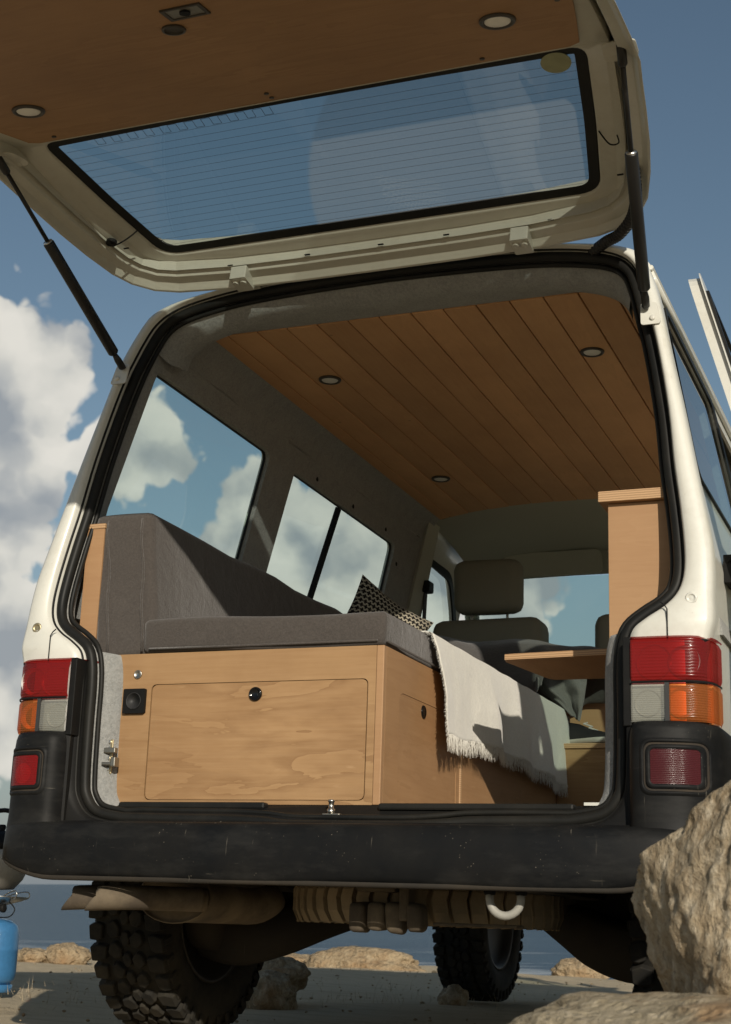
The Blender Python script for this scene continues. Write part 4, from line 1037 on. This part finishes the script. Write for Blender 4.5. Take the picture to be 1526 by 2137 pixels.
# wire grommet and lead to the heater on the left, on the right a hanging lead
part('grommet', *slab([(-.725+.016*math.cos(a), .14+.014*math.sin(a)) for a in [2*math.pi*i/14 for i in range(14)]], lambda a, b, o: T(a, b, -.045+o), .008), 'black_plastic', tg, bevel=.002)
part('heater_lead', *tube(smoothpath([T(-.725, .14, -.046), T(-.70, .145, -.055), T(-.675, .135, -.03), T(-.655, .13, -.006)], 5), .0022, 6), 'black_plastic', tg)
part('heater_lead', *tube(smoothpath([T(.69, .235, -.004), T(.715, .225, -.04), T(.74, .235, -.05), T(.742, .262, -.048)], 5), .0020, 6), 'black_plastic', tg)
# hinges
for s in (-1, 1):
    x = s*.413
    hb = part('hinge', *slab(roundpoly([(x-.025, -.112), (x+.025, -.112), (x+.025, -.045), (x-.025, -.045)], .004, 3), lambda a, b, o: T(a, b, -.084+o), .040), 'inner_paint', tg, bevel=.0025)
    for q in (-.012, .012): part('hinge_bolt', *slab([(x+q+.009*math.cos(a), -.066+.009*math.sin(a)) for a in [2*math.pi*i/14 for i in range(14)]], lambda a, b, o: T(a, b, -.091+o), .009), 'inner_paint', tg, bevel=.002)
    part('hinge_knuckle', *join(box((x-.028, .255, 2.082), (x+.028, .30, 2.112)), box((x-.012, .235, 2.085), (x+.012, .27, 2.118))), 'inner_paint', van, bevel=.004)
    part('strut_recess', *slab(roundpoly([(s*.765, .50), (s*.845, .50), (s*.85, .60), (s*.775, .60)], .02, 4), lambda a, b, o: T(a, b, -.0385+o), .003), 'inner_paint', tg)
# gas struts
for s in (-1, 1):
    a = Vector((s*.752, .157-.022, 1.837)); b = Vector((s*.817, -.436, 2.208)); d = (b-a).normalized(); Ls = (b-a).length
    g = part('gas_strut', *tube([a+d*.045, a+d*.05, a+d*(.62*Ls-.003), a+d*.62*Ls], [.012, .0155, .0155, .0135], 18), 'strut_black', van, True, label='black gas strut holding up the tailgate')
    part('strut_collar', *tube([a+d*(.62*Ls-.001), a+d*(.62*Ls+.003)], .0130, 16), 'steel', g, True)
    part('strut_rod', *tube([a+d*.62*Ls, b-d*.03], .0060, 12), 'strut_black', g, True)
    part('strut_socket', *join(tube([b-d*.045, b-d*.04, b+d*.006, b+d*.012], [.008, .011, .011, .004], 12), tube([b, b+Vector((0, 0, .03))], .007, 8)), 'strut_black', g, True)
    part('strut_socket', *join(tube([a-d*.010, a-d*.004, a+d*.022, a+d*.05], [.006, .0105, .0105, .006], 12), tube([a, a+Vector((0, .025, 0))], .006, 8)), 'strut_black', g, True)
    br = part('strut_bracket', *slab(roundpoly([(s*.738, 1.786), (s*.788, 1.786), (s*.776, 1.85), (s*.735, 1.85)], .008, 3), lambda x, z, o: (x, ys(z)-.004-o, z), .004), 'white_paint', van, bevel=.0015)
    part('bracket_bolt', *lathe([(.007, 0), (.007, -.003), (.003, -.004)], (s*.767, ys(1.80)-.008, 1.803), 'y', 14), 'white_paint', br, True)
# corrugated cable sleeve from the roof to the tailgate
pth = smoothpath([(.590, .262, 2.062), T(.640, -.085, -.100), T(.682, -.052, -.106), T(.725, .005, -.104), T(.748, .065, -.098), T(.757, .115, -.080), T(.758, .15, -.04)], 24)
rr = [.0135+(.0022 if i % 4 < 2 else -.0012) for i in range(len(pth))]
part('cable_sleeve', *tube(pth, rr, 12), 'strut_black', van)

# ================================================================== FURNITURE
bench = thing('storage_bench', 'pale plywood storage bench under the grey mattress', 'bench', (-.29, 1.1, .60))
FX0, FX1, FZ0, FZ1, FY = -.700, .092, .600, .993, .105
dr = roundpoly([(-.558, .612), (.049, .612), (.049, .909), (-.558, .909)], .016, 5)
gap = grow(dr, .0034)
part('rear_board', *slab(roundpoly([(FX0, FZ0), (FX1-.020, FZ0), (FX1-.020, FZ1), (FX0, FZ1)], .001, 1), lambda x, z, o: (x, FY+o, z), .018, [gap]), 'plywood', bench)
dw = part('drawer_front', *slab(dr, lambda x, z, o: (x, FY+.0012+o, z), .016), 'plywood', bench, bevel=.0025, seg=2)
part('drawer_back', *box((-.60, FY+.02, .602), (.07, FY+.03, .93)), 'under_dark', bench)
kn = part('push_lock', *lathe([(.0185, 0), (.0185, -.003), (.016, -.007), (.0145, -.007), (.0135, -.004), (.001, -.0045)], (-.257, FY+.001, .878), 'y', 28), 'gloss_black', dw, True)
sk = part('wall_socket', *slab(roundpoly([(-.639, .834), (-.574, .834), (-.574, .899), (-.639, .899)], .004, 3), lambda x, z, o: (x, FY-.010+o, z), .010), 'black_plastic', bench, bevel=.0015)
part('socket_well', *lathe([(.0225, -.001), (.0210, -.0025), (.0195, .008), (.001, .008)], (-.6065, FY-.010, .8665), 'y', 28), 'dash_plastic', sk, True)
for q in (-.0095, .0095): part('socket_pin', *lathe([(.0028, 0), (.0028, -.001), (.001, -.0012)], (-.6065+q, FY-.0025, .8665), 'y', 10), 'dull_steel', sk)
for q in (-1, 1): part('socket_contact', *box((-.6095, FY-.011, .8665+q*.0205-.0015), (-.6035, FY-.004, .8665+q*.0205+.0015)), 'dull_steel', sk)
part('push_button', *lathe([(.0118, 0), (.0118, -.003), (.0095, -.0045), (.009, -.003), (.001, -.003)], (-.604, FY, .938), 'y', 24), 'steel', bench, True)
# side board facing the aisle, with a routed cupboard door and two seams
sd = roundpoly([(.225, .606), (.690, .606), (.690, .892), (.225, .892)], .030, 6)
part('corner_post', *box((FX1-.0195, FY-.0005, FZ0), (FX1+.0005, FY+.020, FZ1)), 'plywood_z', bench, bevel=.002)
part('aisle_board', *slab([(FY+.0205, FZ0), (.722, FZ0), (.722, FZ1), (FY+.0205, FZ1)], lambda y, z, o: (FX1-o, y, z), .018, [grow(sd, .002)]), 'plywood_y', bench)
cd = part('cupboard_door', *slab(sd, lambda y, z, o: (FX1-.001-o, y, z), .016), 'plywood_y', bench, bevel=.0025)
part('push_lock', *lathe([(.0001, .004), (.014, .004), (.017, .003), (.0185, 0)], (FX1-.001, .410, .868), 'x', 24), 'gloss_black', cd, True)
part('cupboard_back', *box((FX1-.03, .15, .602), (FX1-.020, .75, .94)), 'under_dark', bench)
part('batten', *box((FX1-.018, .7235, FZ0), (FX1+.003, .737, FZ1)), 'ply_edge', bench, bevel=.0015)
part('aisle_board', *box((FX1-.018, .7385, FZ0), (FX1, 2.05, FZ1)), 'plywood_y', bench)
part('bench_top', *box((FX0, FY+.02, FZ1-.018), (FX1-.021, 2.05, FZ1)), 'plywood', bench)
part('wall_board', *box((-.806, .118, .98), (-.752, .134, 1.352)), 'plywood_z', bench)
part('wall_board_cap', *box((-.808, .116, 1.3525), (-.750, .138, 1.366)), 'ply_edge', bench)
part('wall_board', *box((-.806, .1345, .98), (-.790, 2.05, 1.352)), 'plywood_z', bench)

# mattress and backrest cushion
def soft(name, label, cat, c0, c1, r, loc, amp, seed, mat='cushion_fabric', cut=10, fn=None):
    V, Fc = cushion_block(c0, c1, r, cut, amp, seed, 3.5)
    if fn: V = [fn(Vector(v)) for v in V]
    return single(name, label, cat, loc, V, Fc, mat, True)
def seam(path, par, r=.003): return part('piping', *tube(path, r, 6), 'cushion_fabric', par, True)
m_ = soft('mattress', 'long grey brown foam seat mattress lying on the plywood bench', 'mattress', (-.590, .098, .9945), (.094, 2.02, 1.082), .016, (-.25, 1.05, .995), .010, 3)
yb = .0965
seam([(-.572, yb, 1.004), (-.3, yb-.001, 1.003), (.076, yb, 1.004)], m_); seam([(.0955, .115, 1.004), (.0955, 1.0, 1.004), (.0955, 2.0, 1.004)], m_)
def lean(v):                      # the back cushion tilts outwards towards the wall
    v = v.copy(); h = (v.z-1.0)/.39; v.x -= .040*h; v.y += .02*h*(1 if v.y < .3 else 0); return v
b_ = soft('backrest_cushion', 'tall grey brown backrest cushion standing along the left windows', 'cushion', (-.752, .108, .985), (-.566, 1.95, 1.392), .022, (-.66, 1.0, .99), .013, 5, fn=lean)
for xq in (-.706, -.600):
    seam([lean(Vector((xq+.003*math.sin(i*1.3), .1065-.002*math.sin(i*.9), 1.0+i*.0375))) for i in range(11)], b_, .0034)
seam([lean(Vector((-.7535, .125, 1.0+i*.0375))) for i in range(11)], b_)
seam(smoothpath([lean(Vector((-.706, .12, 1.392))), lean(Vector((-.703, .6, 1.394))), lean(Vector((-.703, 1.9, 1.394)))], 4), b_)

# dark duvet heaped at the head end, one corner hanging into the aisle
def duvet():
    nx, ny = 44, 36; V = []
    for j in range(ny):
        for i in range(nx):
            a = i/(nx-1); b = j/(ny-1)
            wr = min(1, max(0, (b-.35)/.3)); x = -.56+a*(.655+.155*wr*wr); y = 1.50+b*.60
            z = 1.10+.245*(1-abs(2*b-1)**3.0)*(1-.10*a)+.02*math.sin(a*5+b*3)
            q = Vector((x*5, y*5, 1.3)); z += .018*noise.noise(q)+.010*noise.noise(q*2.7)
            y += .05*noise.noise(Vector((x*3, b*3, 5)))
            if a > .86:                       # falls over the bed edge
                t = (a-.86)/.14; fall = t**1.5*.07; z -= fall; x += .035*math.sin(t*3)+.02*noise.noise(Vector((y*9, t*2, 2)))
            if b < .02: z -= .24
            V.append((x, y, max(z, 1.086 if x < .10 else 1.14)))
    Fc = [(j*nx+i, j*nx+i+1, (j+1)*nx+i+1, (j+1)*nx+i) for j in range(ny-1) for i in range(nx-1)]
    return V, Fc
single('duvet', 'dark grey duvet heaped at the head of the bed behind the front seats', 'duvet', (-.2, 1.8, 1.08), *duvet(), 'duvet_fabric', True, sub=1, solid=.012)
def sheet_tail():
    nx, ny = 26, 26; V = []
    for j in range(ny):
        for i in range(nx):
            a = i/(nx-1); t = j/(ny-1)
            x0, x1 = -.12+.25*t, .182-.020*t*t
            x = x0+(x1-x0)*a
            y = 1.905-.03*t+.018*math.sin(a*13*(1-.3*t)+t*2.5)+.02*noise.noise(Vector((a*5, t*4, 3)))
            z = 1.25-.215*t+.03*(1-a)*t+.008*noise.noise(Vector((a*7, t*3, 9)))
            V.append((x, y, z))
    return V, [(j*nx+i, j*nx+i+1, (j+1)*nx+i+1, (j+1)*nx+i) for j in range(ny-1) for i in range(nx-1)]
single('bed_sheet', 'crumpled grey bed sheet corner hanging down beside the duvet', 'sheet', (.2, 1.8, .97), *sheet_tail(), 'sheet_fabric', True, sub=1, solid=.005)

# cream throw with fringes draped over the mattress edge
def throw():
    n_y, n_z = 74, 30; V = []
    for i in range(n_y):
        y = .430+1.44*i/(n_y-1)
        for j in range(n_z):
            s = j/(n_z-1)
            if s < .16: x = .000+.100*(s/.16); z = 1.0880
            else:
                t = (s-.16)/.84; z = 1.086-.268*t-.012*math.sin(y*4.1+.6)*t; x = .104+.006*min(1, t*6)+.020*t
                fold = .012*math.sin(y*17+.9*math.sin(y*5))+.014*noise.noise(Vector((y*5, 2.2, 0)))+.006*noise.noise(Vector((y*17, z*3, 4)))
                x += (fold+.010)*min(1, t*1.6)
            yy = y+.016*noise.noise(Vector((y*2, s*3, 8)))+(.012*s if i == 0 else 0)
            V.append((x, yy, z+.004*noise.noise(Vector((y*9, s*5, 1)))))
    return V, [(i*n_z+j, i*n_z+j+1, (i+1)*n_z+j+1, (i+1)*n_z+j) for i in range(n_y-1) for j in range(n_z-1)], n_z
V, Fc, nz = throw()
th = single('throw_blanket', 'cream white cotton throw with frayed fringes draped over the bed edge', 'blanket', (.11, 1.1, .85), V, Fc, 'blanket_cotton', True, solid=.004)
FV, FF = [], []
rnd = random.Random(4)
def strand(p, d, L, w, side):
    p = Vector(p); d = Vector(d).normalized(); sd = Vector(side)
    b = len(FV); bend = Vector((rnd.uniform(-.5, .5)*.3, rnd.uniform(-.6, .6), rnd.uniform(-.2, .2)))
    for t in (0, .35, .7, 1):
        c = p+d*L*t+bend*L*.35*t*t; ww = w*(1-.6*t); FV.extend([c-sd*ww, c+sd*ww, c+Vector((ww*1.2, 0, 0))])
    for q in range(3):
        o = b+3*q
        FF.extend([(o, o+1, o+4, o+3), (o+1, o+2, o+5, o+4), (o+2, o, o+3, o+5)])
bot = [V[i*nz+nz-1] for i in range(74)]
for q in range(1700):
    f = rnd.uniform(0, 72.99); i = int(f); p = Vector(bot[i]).lerp(Vector(bot[i+1]), f-i)
    strand(p+Vector((rnd.uniform(-.004, .004), 0, .004)), (rnd.uniform(-.05, .10), rnd.uniform(-.35, .35), -1), rnd.uniform(.018, .048), rnd.uniform(.0005, .0013), (0, 1, 0))
lft = [V[j] for j in range(nz)]
for q in range(420):
    f = rnd.uniform(3, nz-1.01); i = int(f); p = Vector(lft[i]).lerp(Vector(lft[i+1]), f-i)
    strand(p, (rnd.uniform(-.1, .3), -1, rnd.uniform(-.9, .1)), rnd.uniform(.008, .020), rnd.uniform(.0006, .0014), (0, 0, 1))
part('fringe', FV, FF, 'blanket_cotton', th, True)['kind'] = 'stuff'

# patterned scatter cushion leaning in the corner
def pillow(c, ex, ey, ez, w, h, d):
    n = 26; V = []; uvs = []
    for sd in (1, -1):
        for j in range(n):
            for i in range(n):
                a, b = 2*i/(n-1)-1, 2*j/(n-1)-1
                pin = (1-.10*(1-abs(b))**1.5*abs(a)**3*0) 
                th2 = d*((1-a**4)*(1-b**4))**.62
                ca = a*(1-.13*(1-b*b)); cb = b*(1-.13*(1-a*a))
                V.append(Vector(c)+ex*ca*w+ey*cb*h+ez*sd*th2+ez*.012*noise.noise(Vector((a*2, b*2, sd))))
                uvs.append(((a+1)/2, (b+1)/2))
    Fc = []
    for s2 in (0, 1):
        o = s2*n*n
        for j in range(n-1):
            for i in range(n-1):
                q = (o+j*n+i, o+j*n+i+1, o+(j+1)*n+i+1, o+(j+1)*n+i); Fc.append(q if s2 == 0 else q[::-1])
    return V, Fc, uvs
ex = Vector((.62, .50, -.44)).normalized(); ey0 = Vector((.10, .30, .92)); ey = (ey0-ex*ey0.dot(ex)).normalized(); ez = ex.cross(ey)
V, Fc, uvs = pillow((-.280, 1.00, 1.190), ex, ey, ez, .140, .165, .055)
po = single('scatter_cushion', 'scatter cushion with black crosses on beige leaning on the mattress', 'cushion', (-.17, 1.02, 1.08), V, Fc, 'cross_pattern', True)
ul = po.data.uv_layers.new(name='UVMap')
for lpx in po.data.loops: ul.data[lpx.index].uv = uvs[lpx.vertex_index]

# tall cabinet at the right rear, its top, the small table, low cabinet with shoes
cab = thing('tall_cabinet', 'tall narrow pale plywood cabinet inside the right rear corner', 'cabinet', (.73, .2, .60))
part('rear_board', *box((.6485, .150, .600), (.812, .168, 1.330)), 'plywood_z', cab, bevel=.001)
part('inner_side', *box((.649, .1685, .600), (.665, .34, 1.330)), 'plywood_z', cab)
part('cabinet_top', *box((.628, .130, 1.331), (.812, .36, 1.358)), 'ply_edge', cab, bevel=.002)
part('top_light', *lathe([(.032, 0), (.032, .006), (.026, .009), (.001, .009)], (.745, .19, 1.3585), 'z', 24), 'spot_diffuser', cab, True)
tb = thing('side_table', 'small hinged plywood table top beside the tall cabinet', 'table', (.47, .57, 1.0))
part('table_top', *slab(roundpoly([(.302, .425), (.650, .388), (.650, .752), (.350, .752)], [.03, .004, .004, .03], 5), lambda x, y, o: (x, y, 1.002+o), .017), 'plywood_y', tb, bevel=.0015)
part('edge_band', *slab([(.310, .4205), (.650, .3845), (.650, .3870), (.310, .4232)], lambda x, y, o: (x, y, 1.003+o), .015), 'ply_edge', tb)
part('bracket', *join(box((.612, .41, .985), (.648, .43, 1.001)), box((.632, .41, .95), (.648, .43, .985))), 'black_plastic', tb, bevel=.003)
lc = thing('low_cabinet', 'low plywood cabinet behind the aisle with a shoe on its ledge', 'cabinet', (.45, 2.0, .60))
part('front_board', *box((.097, 1.80, .599), (.80, 1.816, .935)), 'plywood', lc)
part('ledge', *box((.097, 1.792, .9355), (.80, 2.16, .953)), 'ply_edge', lc, bevel=.0015)
part('back_board', *box((-.20, 2.16, .599), (.80, 2.176, 1.235)), 'plywood_z', lc)
def shoe():
    # side profile of a trainer, lofted along its length (toe towards +x)
    secs = [(-.125, .030, .062, .010), (-.115, .036, .085, .0), (-.07, .038, .088, .0), (-.02, .038, .078, .0), (.03, .042, .058, .0), (.08, .046, .046, .0), (.115, .040, .036, .002), (.135, .022, .024, .006)]
    up, so = [], []
    for x, w, h, b in secs:
        up.append([(x, w*math.cos(a), .018+max(0, (h-.018)*math.sin(a))) for a in [math.pi*i/10 for i in range(11)]])
        so.append([(x*1.03, w*1.08, .020), (x*1.03, w*1.08, .004+b), (x*1.03, 0, b), (x*1.03, -w*1.08, .004+b), (x*1.03, -w*1.08, .020)])
    return loft(up, False, True), loft(so, False, True)
sh = thing('trainer_shoe', 'black trainer with white sole standing on the low ledge', 'shoe', (.175, 1.875, .9535))
rot = Matrix.Rotation(RAD(-25), 3, 'Z')
for nm, (v, f), mt in zip(('upper', 'sole'), shoe(), ('shoe_black', 'shoe_white')):
    part(nm, [rot @ Vector(p)+Vector((.175, 1.875, .9535)) for p in v], f, mt, sh, True)
lace = [rot @ Vector((.0+.012*i, (-1)**i*.018, .082-.008*i))+Vector((.175, 1.875, .955)) for i in range(5)]
part('lace', *tube(lace, .003, 6), 'shoe_white', sh)

# ================================================================== OUTSIDE THINGS
def rock(name, label, c, size, seed, mat, cat='rock', group=None, **kw):
    V, Fc = rock_mesh(c, size, seed, **kw); return single(name, label, cat, (c[0], c[1], c[2]-size[2]*.8), V, Fc, mat, True, group)
def boulder():
    c = Vector((1.350, -.80, .388)); size = Vector((.53, .36, .42)); V = []
    bm = bmesh.new(); bmesh.ops.create_icosphere(bm, subdivisions=7, radius=1.0)
    pl = [((-.80, -.55, .10), .82), ((-.25, -.95, .12), .74), ((.35, -.9, .10), .72), ((-.696, 0, .718), .60), ((-.3, -.35, .88), .64), ((-.75, -.25, -.55), .86), ((-.35, -.60, -.70), .83), ((.1, -.5, .85), .84), ((-.9, .3, .25), .82)]
    rn = random.Random(3)
    for _ in range(70):            # chipped facets, mostly upright like the bedding
        d = Vector((rn.gauss(0, 1), rn.gauss(-.35, 1), rn.gauss(0, .55))); pl.append((tuple(d), rn.uniform(.76, .95)))
    pl = [(Vector(d).normalized(), h) for d, h in pl]
    tilt = Matrix.Rotation(RAD(-17), 3, 'Y')
    for v in bm.verts:
        n0 = v.co.copy(); p = n0.copy()
        p += n0*.05*noise.noise(n0*2.1+Vector((1, 7, 3)))
        for d, h in pl:
            e = p.dot(d)-h
            if e > 0: p -= d*e
        q = tilt @ p
        s1 = noise.fractal(Vector((q.x*4.2, q.y*4.2, q.z*1.6))+Vector((4.1, 0, 2)), .9, 2.1, 4)
        s2 = noise.fractal(Vector((q.x*15, q.y*15, q.z*7)), .8, 2.0, 3)
        s3 = noise.noise(q*38)+.6*noise.noise(q*80)
        lay = abs(((q.x*2.2+q.y*.7+.25*noise.noise(q*2.5))*1.6) % 1.0-.5)*2
        cr = -max(0, .10-abs(q.x*1.0+.30*q.z+.34+.08*noise.noise(q*2.2)))*1.7
        cr += -max(0, .05-abs(q.x-.02+.25*q.z+.10*noise.noise(q*3.1)))*1.2
        p = p+n0*(s1*.032+s2*.016+s3*.006+cr-.030*max(0, lay-.82)/.18)
        V.append(Vector((p.x*size.x, p.y*size.y, p.z*size.z))*1.04+c)
    Fc = [tuple(l.vert.index for l in f.loops) for f in bm.faces]; bm.free(); return V, Fc
single('boulder', 'large rough layered boulder standing at the right before the bumper', 'rock', (1.36, -.80, .06), *boulder(), 'rock', True)
def ledge():
    V = []; bm = bmesh.new(); bmesh.ops.create_icosphere(bm, subdivisions=7, radius=1.0)
    for v in bm.verts:
        n0 = v.co.copy(); p = n0.copy()
        if p.z > .62: p.z = .62+(p.z-.62)*.25
        p += n0*(.10*noise.fractal(n0*1.7+Vector((3, 1, 5)), 1.0, 2.0, 4)+.022*noise.fractal(n0*9, .9, 2.0, 4)+.007*noise.fractal(n0*34, .8, 2.0, 3))
        V.append(Vector((1.50+p.x*.92, -.98+p.y*.80, .005+p.z*.325)))
    Fc = [tuple(l.vert.index for l in f.loops) for f in bm.faces]; bm.free(); return V, Fc
single('stone_ledge', 'low sunlit grainy stone slab in the right foreground', 'rock', (1.5, -.98, 0), *ledge(), 'ledge_rock', True)
rock('rock', 'dark brown boulder in the shade behind the left rear wheel', (-1.16, 2.22, .045), (.115, .12, .085), 21, 'rock', group='stones under the van', sub=4, amp=.25)
rock('rock', 'flat stone lying on top of the shaded boulder pile', (-1.21, 2.42, .11), (.12, .11, .075), 22, 'rock', group='stones under the van', sub=4, amp=.25)
rock('wheel_chock_stone', 'stone wedged behind the left front tyre', (-.715, 3.17, .025), (.062, .07, .055), 23, 'rock', group='stones under the van', sub=4, amp=.25)
rock('rock', 'wide sunlit pale rock at the cliff edge between the wheels', (-3.22, 8.35, .0), (.50, .28, .155), 31, 'far_rock', group='rocks along the cliff edge', sub=5, amp=.22)
rock('rock', 'lower pale rock left of the wide cliff edge rock', (-3.85, 8.5, -.02), (.30, .28, .10), 37, 'far_rock', group='rocks along the cliff edge', sub=5, amp=.22)
rock('rock', 'pointed pale rock at the cliff edge beside the gas bottle', (-4.93, 6.75, .015), (.17, .17, .105), 33, 'far_rock', group='rocks along the cliff edge', sub=5, amp=.22)
rock('rock', 'small pale rock partly hidden by the gas bottle', (-5.16, 6.65, .01), (.13, .13, .07), 34, 'far_rock', group='rocks along the cliff edge', sub=4, amp=.22)
rock('rock', 'pale rock at the cliff edge below the right trailing arm', (-1.62, 9.2, .0), (.22, .18, .12), 35, 'far_rock', group='rocks along the cliff edge', sub=5, amp=.22)
# gravel and twigs
rnd = random.Random(11); GV, GF = [], []
ico = bmesh.new(); bmesh.ops.create_icosphere(ico, subdivisions=1, radius=1); iv = [v.co.copy() for v in ico.verts]; iff = [tuple(l.vert.index for l in f.loops) for f in ico.faces]; ico.free()
for _ in range(1500):
    x, y = rnd.uniform(-6, 2.5), rnd.uniform(-1.0, 8.0)**1.0; r = rnd.uniform(.002, .008)*(1 if rnd.random() < .95 else 2.4)
    b = len(GV); s3 = (rnd.uniform(.7, 1.3), rnd.uniform(.7, 1.3), rnd.uniform(.4, .8))
    GV += [(x+v.x*r*s3[0]*rnd.uniform(.8, 1.2), y+v.y*r*s3[1], .004+v.z*r*s3[2]) for v in iv]; GF += [tuple(i+b for i in f) for f in iff]
single('gravel', 'loose pebbles strewn over the sandy ground', 'gravel', (0, 0, 0), GV, GF, 'far_rock', True, kind='stuff')
GV, GF = [], []
for _ in range(420):
    cx, cy = rnd.choice([(-1.0, 3.2), (-1.4, 2.6), (-2.1, 3.1), (-2.5, 2.3), (-1.9, 1.6), (-1.2, 4.4)]); x, y = rnd.gauss(cx, .35), rnd.gauss(cy, .30)
    a = rnd.uniform(0, 6.28); L = rnd.uniform(.02, .07); b = len(GV); d = Vector((math.cos(a)*.4, math.sin(a)*.4, rnd.uniform(.3, 1))).normalized()
    p = Vector((x, y, 0)); sd = Vector((-math.sin(a), math.cos(a), 0))*.0016
    GV += [p-sd, p+sd, p+d*L]; GF += [(b, b+1, b+2)]
single('dry_grass', 'sparse dry grass tufts on the shaded sand under the van', 'grass', (0, 0, 0), GV, GF, 'ground_sand', kind='stuff')
# gas bottle with burner, kettle
gx, gy = -2.432, 2.20
gb = thing('gas_bottle', 'blue camping gas bottle standing on the sand at the left', 'gas bottle', (gx, gy, .0))
part('bottle_body', *lathe([(.080, .030), (.098, .050), (.102, .08), (.102, .165), (.103, .17), (.102, .175), (.101, .235), (.092, .268), (.065, .288), (.03, .296)], (gx, gy, 0), 'z', 36), 'gas_blue', gb, True)
part('foot_ring', *lathe([(.086, .0), (.092, .002), (.092, .030), (.086, .032)], (gx, gy, 0), 'z', 32), 'gas_blue', gb, True)
cf = bpy.data.curves.new('lettering', 'FONT'); cf.body = 'C'; cf.size = .032; cf.extrude = .0006
_t = bpy.data.objects.new('tmp_text', cf); COL.objects.link(_t); bpy.context.view_layer.update()
lme = bpy.data.meshes.new_from_object(_t.evaluated_get(bpy.context.evaluated_depsgraph_get())); bpy.data.objects.remove(_t)
fo = bpy.data.objects.new('lettering', lme); COL.objects.link(fo); fo.parent = gb; lme.materials.clear(); lme.materials.append(MAT['letter_white'])
ang = RAD(-55); pl = Vector((.1022*math.cos(ang), .1022*math.sin(ang), .212))
fo.matrix_local = Matrix.Translation(pl) @ Matrix.Rotation(ang+math.pi/2, 4, 'Z') @ Matrix.Rotation(math.pi/2, 4, 'X')
bu = thing('gas_burner', 'small wire framed cooking burner on top of the blue bottle', 'burner', (gx, gy, .297))
part('burner_stem', *lathe([(.012, 0), (.012, .06), (.03, .065), (.034, .08), (.02, .083)], (gx, gy, .297), 'z', 20), 'dull_steel', bu, True)
part('drip_pan', *lathe([(.03, .052), (.10, .072), (.125, .086), (.128, .089), (.12, .088)], (gx, gy, .297), 'z', 28), 'steel', bu, True)
for a in range(4):
    an = a*math.pi/2-.45; c_, s_ = math.cos(an), math.sin(an)
    part('pan_support', *tube(smoothpath([(gx+.03*c_, gy+.03*s_, .382), (gx+.09*c_, gy+.09*s_, .402), (gx+.142*c_, gy+.142*s_, .408), (gx+.146*c_, gy+.146*s_, .384), (gx+.105*c_, gy+.105*s_, .372)], 4), .0028, 6), 'steel', bu, True)
part('wire_foot', *tube(smoothpath([(gx+.085, gy-.04, .365), (gx+.125, gy-.055, .335), (gx+.10, gy-.05, .305), (gx+.03, gy-.02, .300)], 5), .0026, 6), 'black_plastic', bu, True)
part('valve_knob', *join(tube([(gx, gy, .338), (gx+.05, gy-.035, .338)], .006, 8), lathe([(.016, -.008), (.018, -.006), (.018, .006), (.014, .009)], (gx+.058, gy-.04, .338), 'x', 16)), 'black_plastic', bu, True)
kt = thing('kettle', 'grey rounded kettle with black top standing on the burner', 'kettle', (gx, gy, .412))
part('kettle_body', *lathe([(.02, 0), (.070, .004), (.105, .045), (.128, .10), (.130, .135), (.118, .165)], (gx-.012, gy, .412), 'z', 36), 'kettle_grey', kt, True)
part('kettle_lid', *lathe([(.119, .165), (.112, .20), (.085, .228), (.04, .242), (.012, .246), (.016, .262), (.012, .272)], (gx-.012, gy, .412), 'z', 32), 'black_plastic', kt, True)
part('kettle_handle', *tube(smoothpath([(gx-.13, gy, .60), (gx-.12, gy, .70), (gx-.012, gy, .745), (gx+.096, gy, .70), (gx+.106, gy, .60)], 6), .010, 8), 'black_plastic', kt, True)
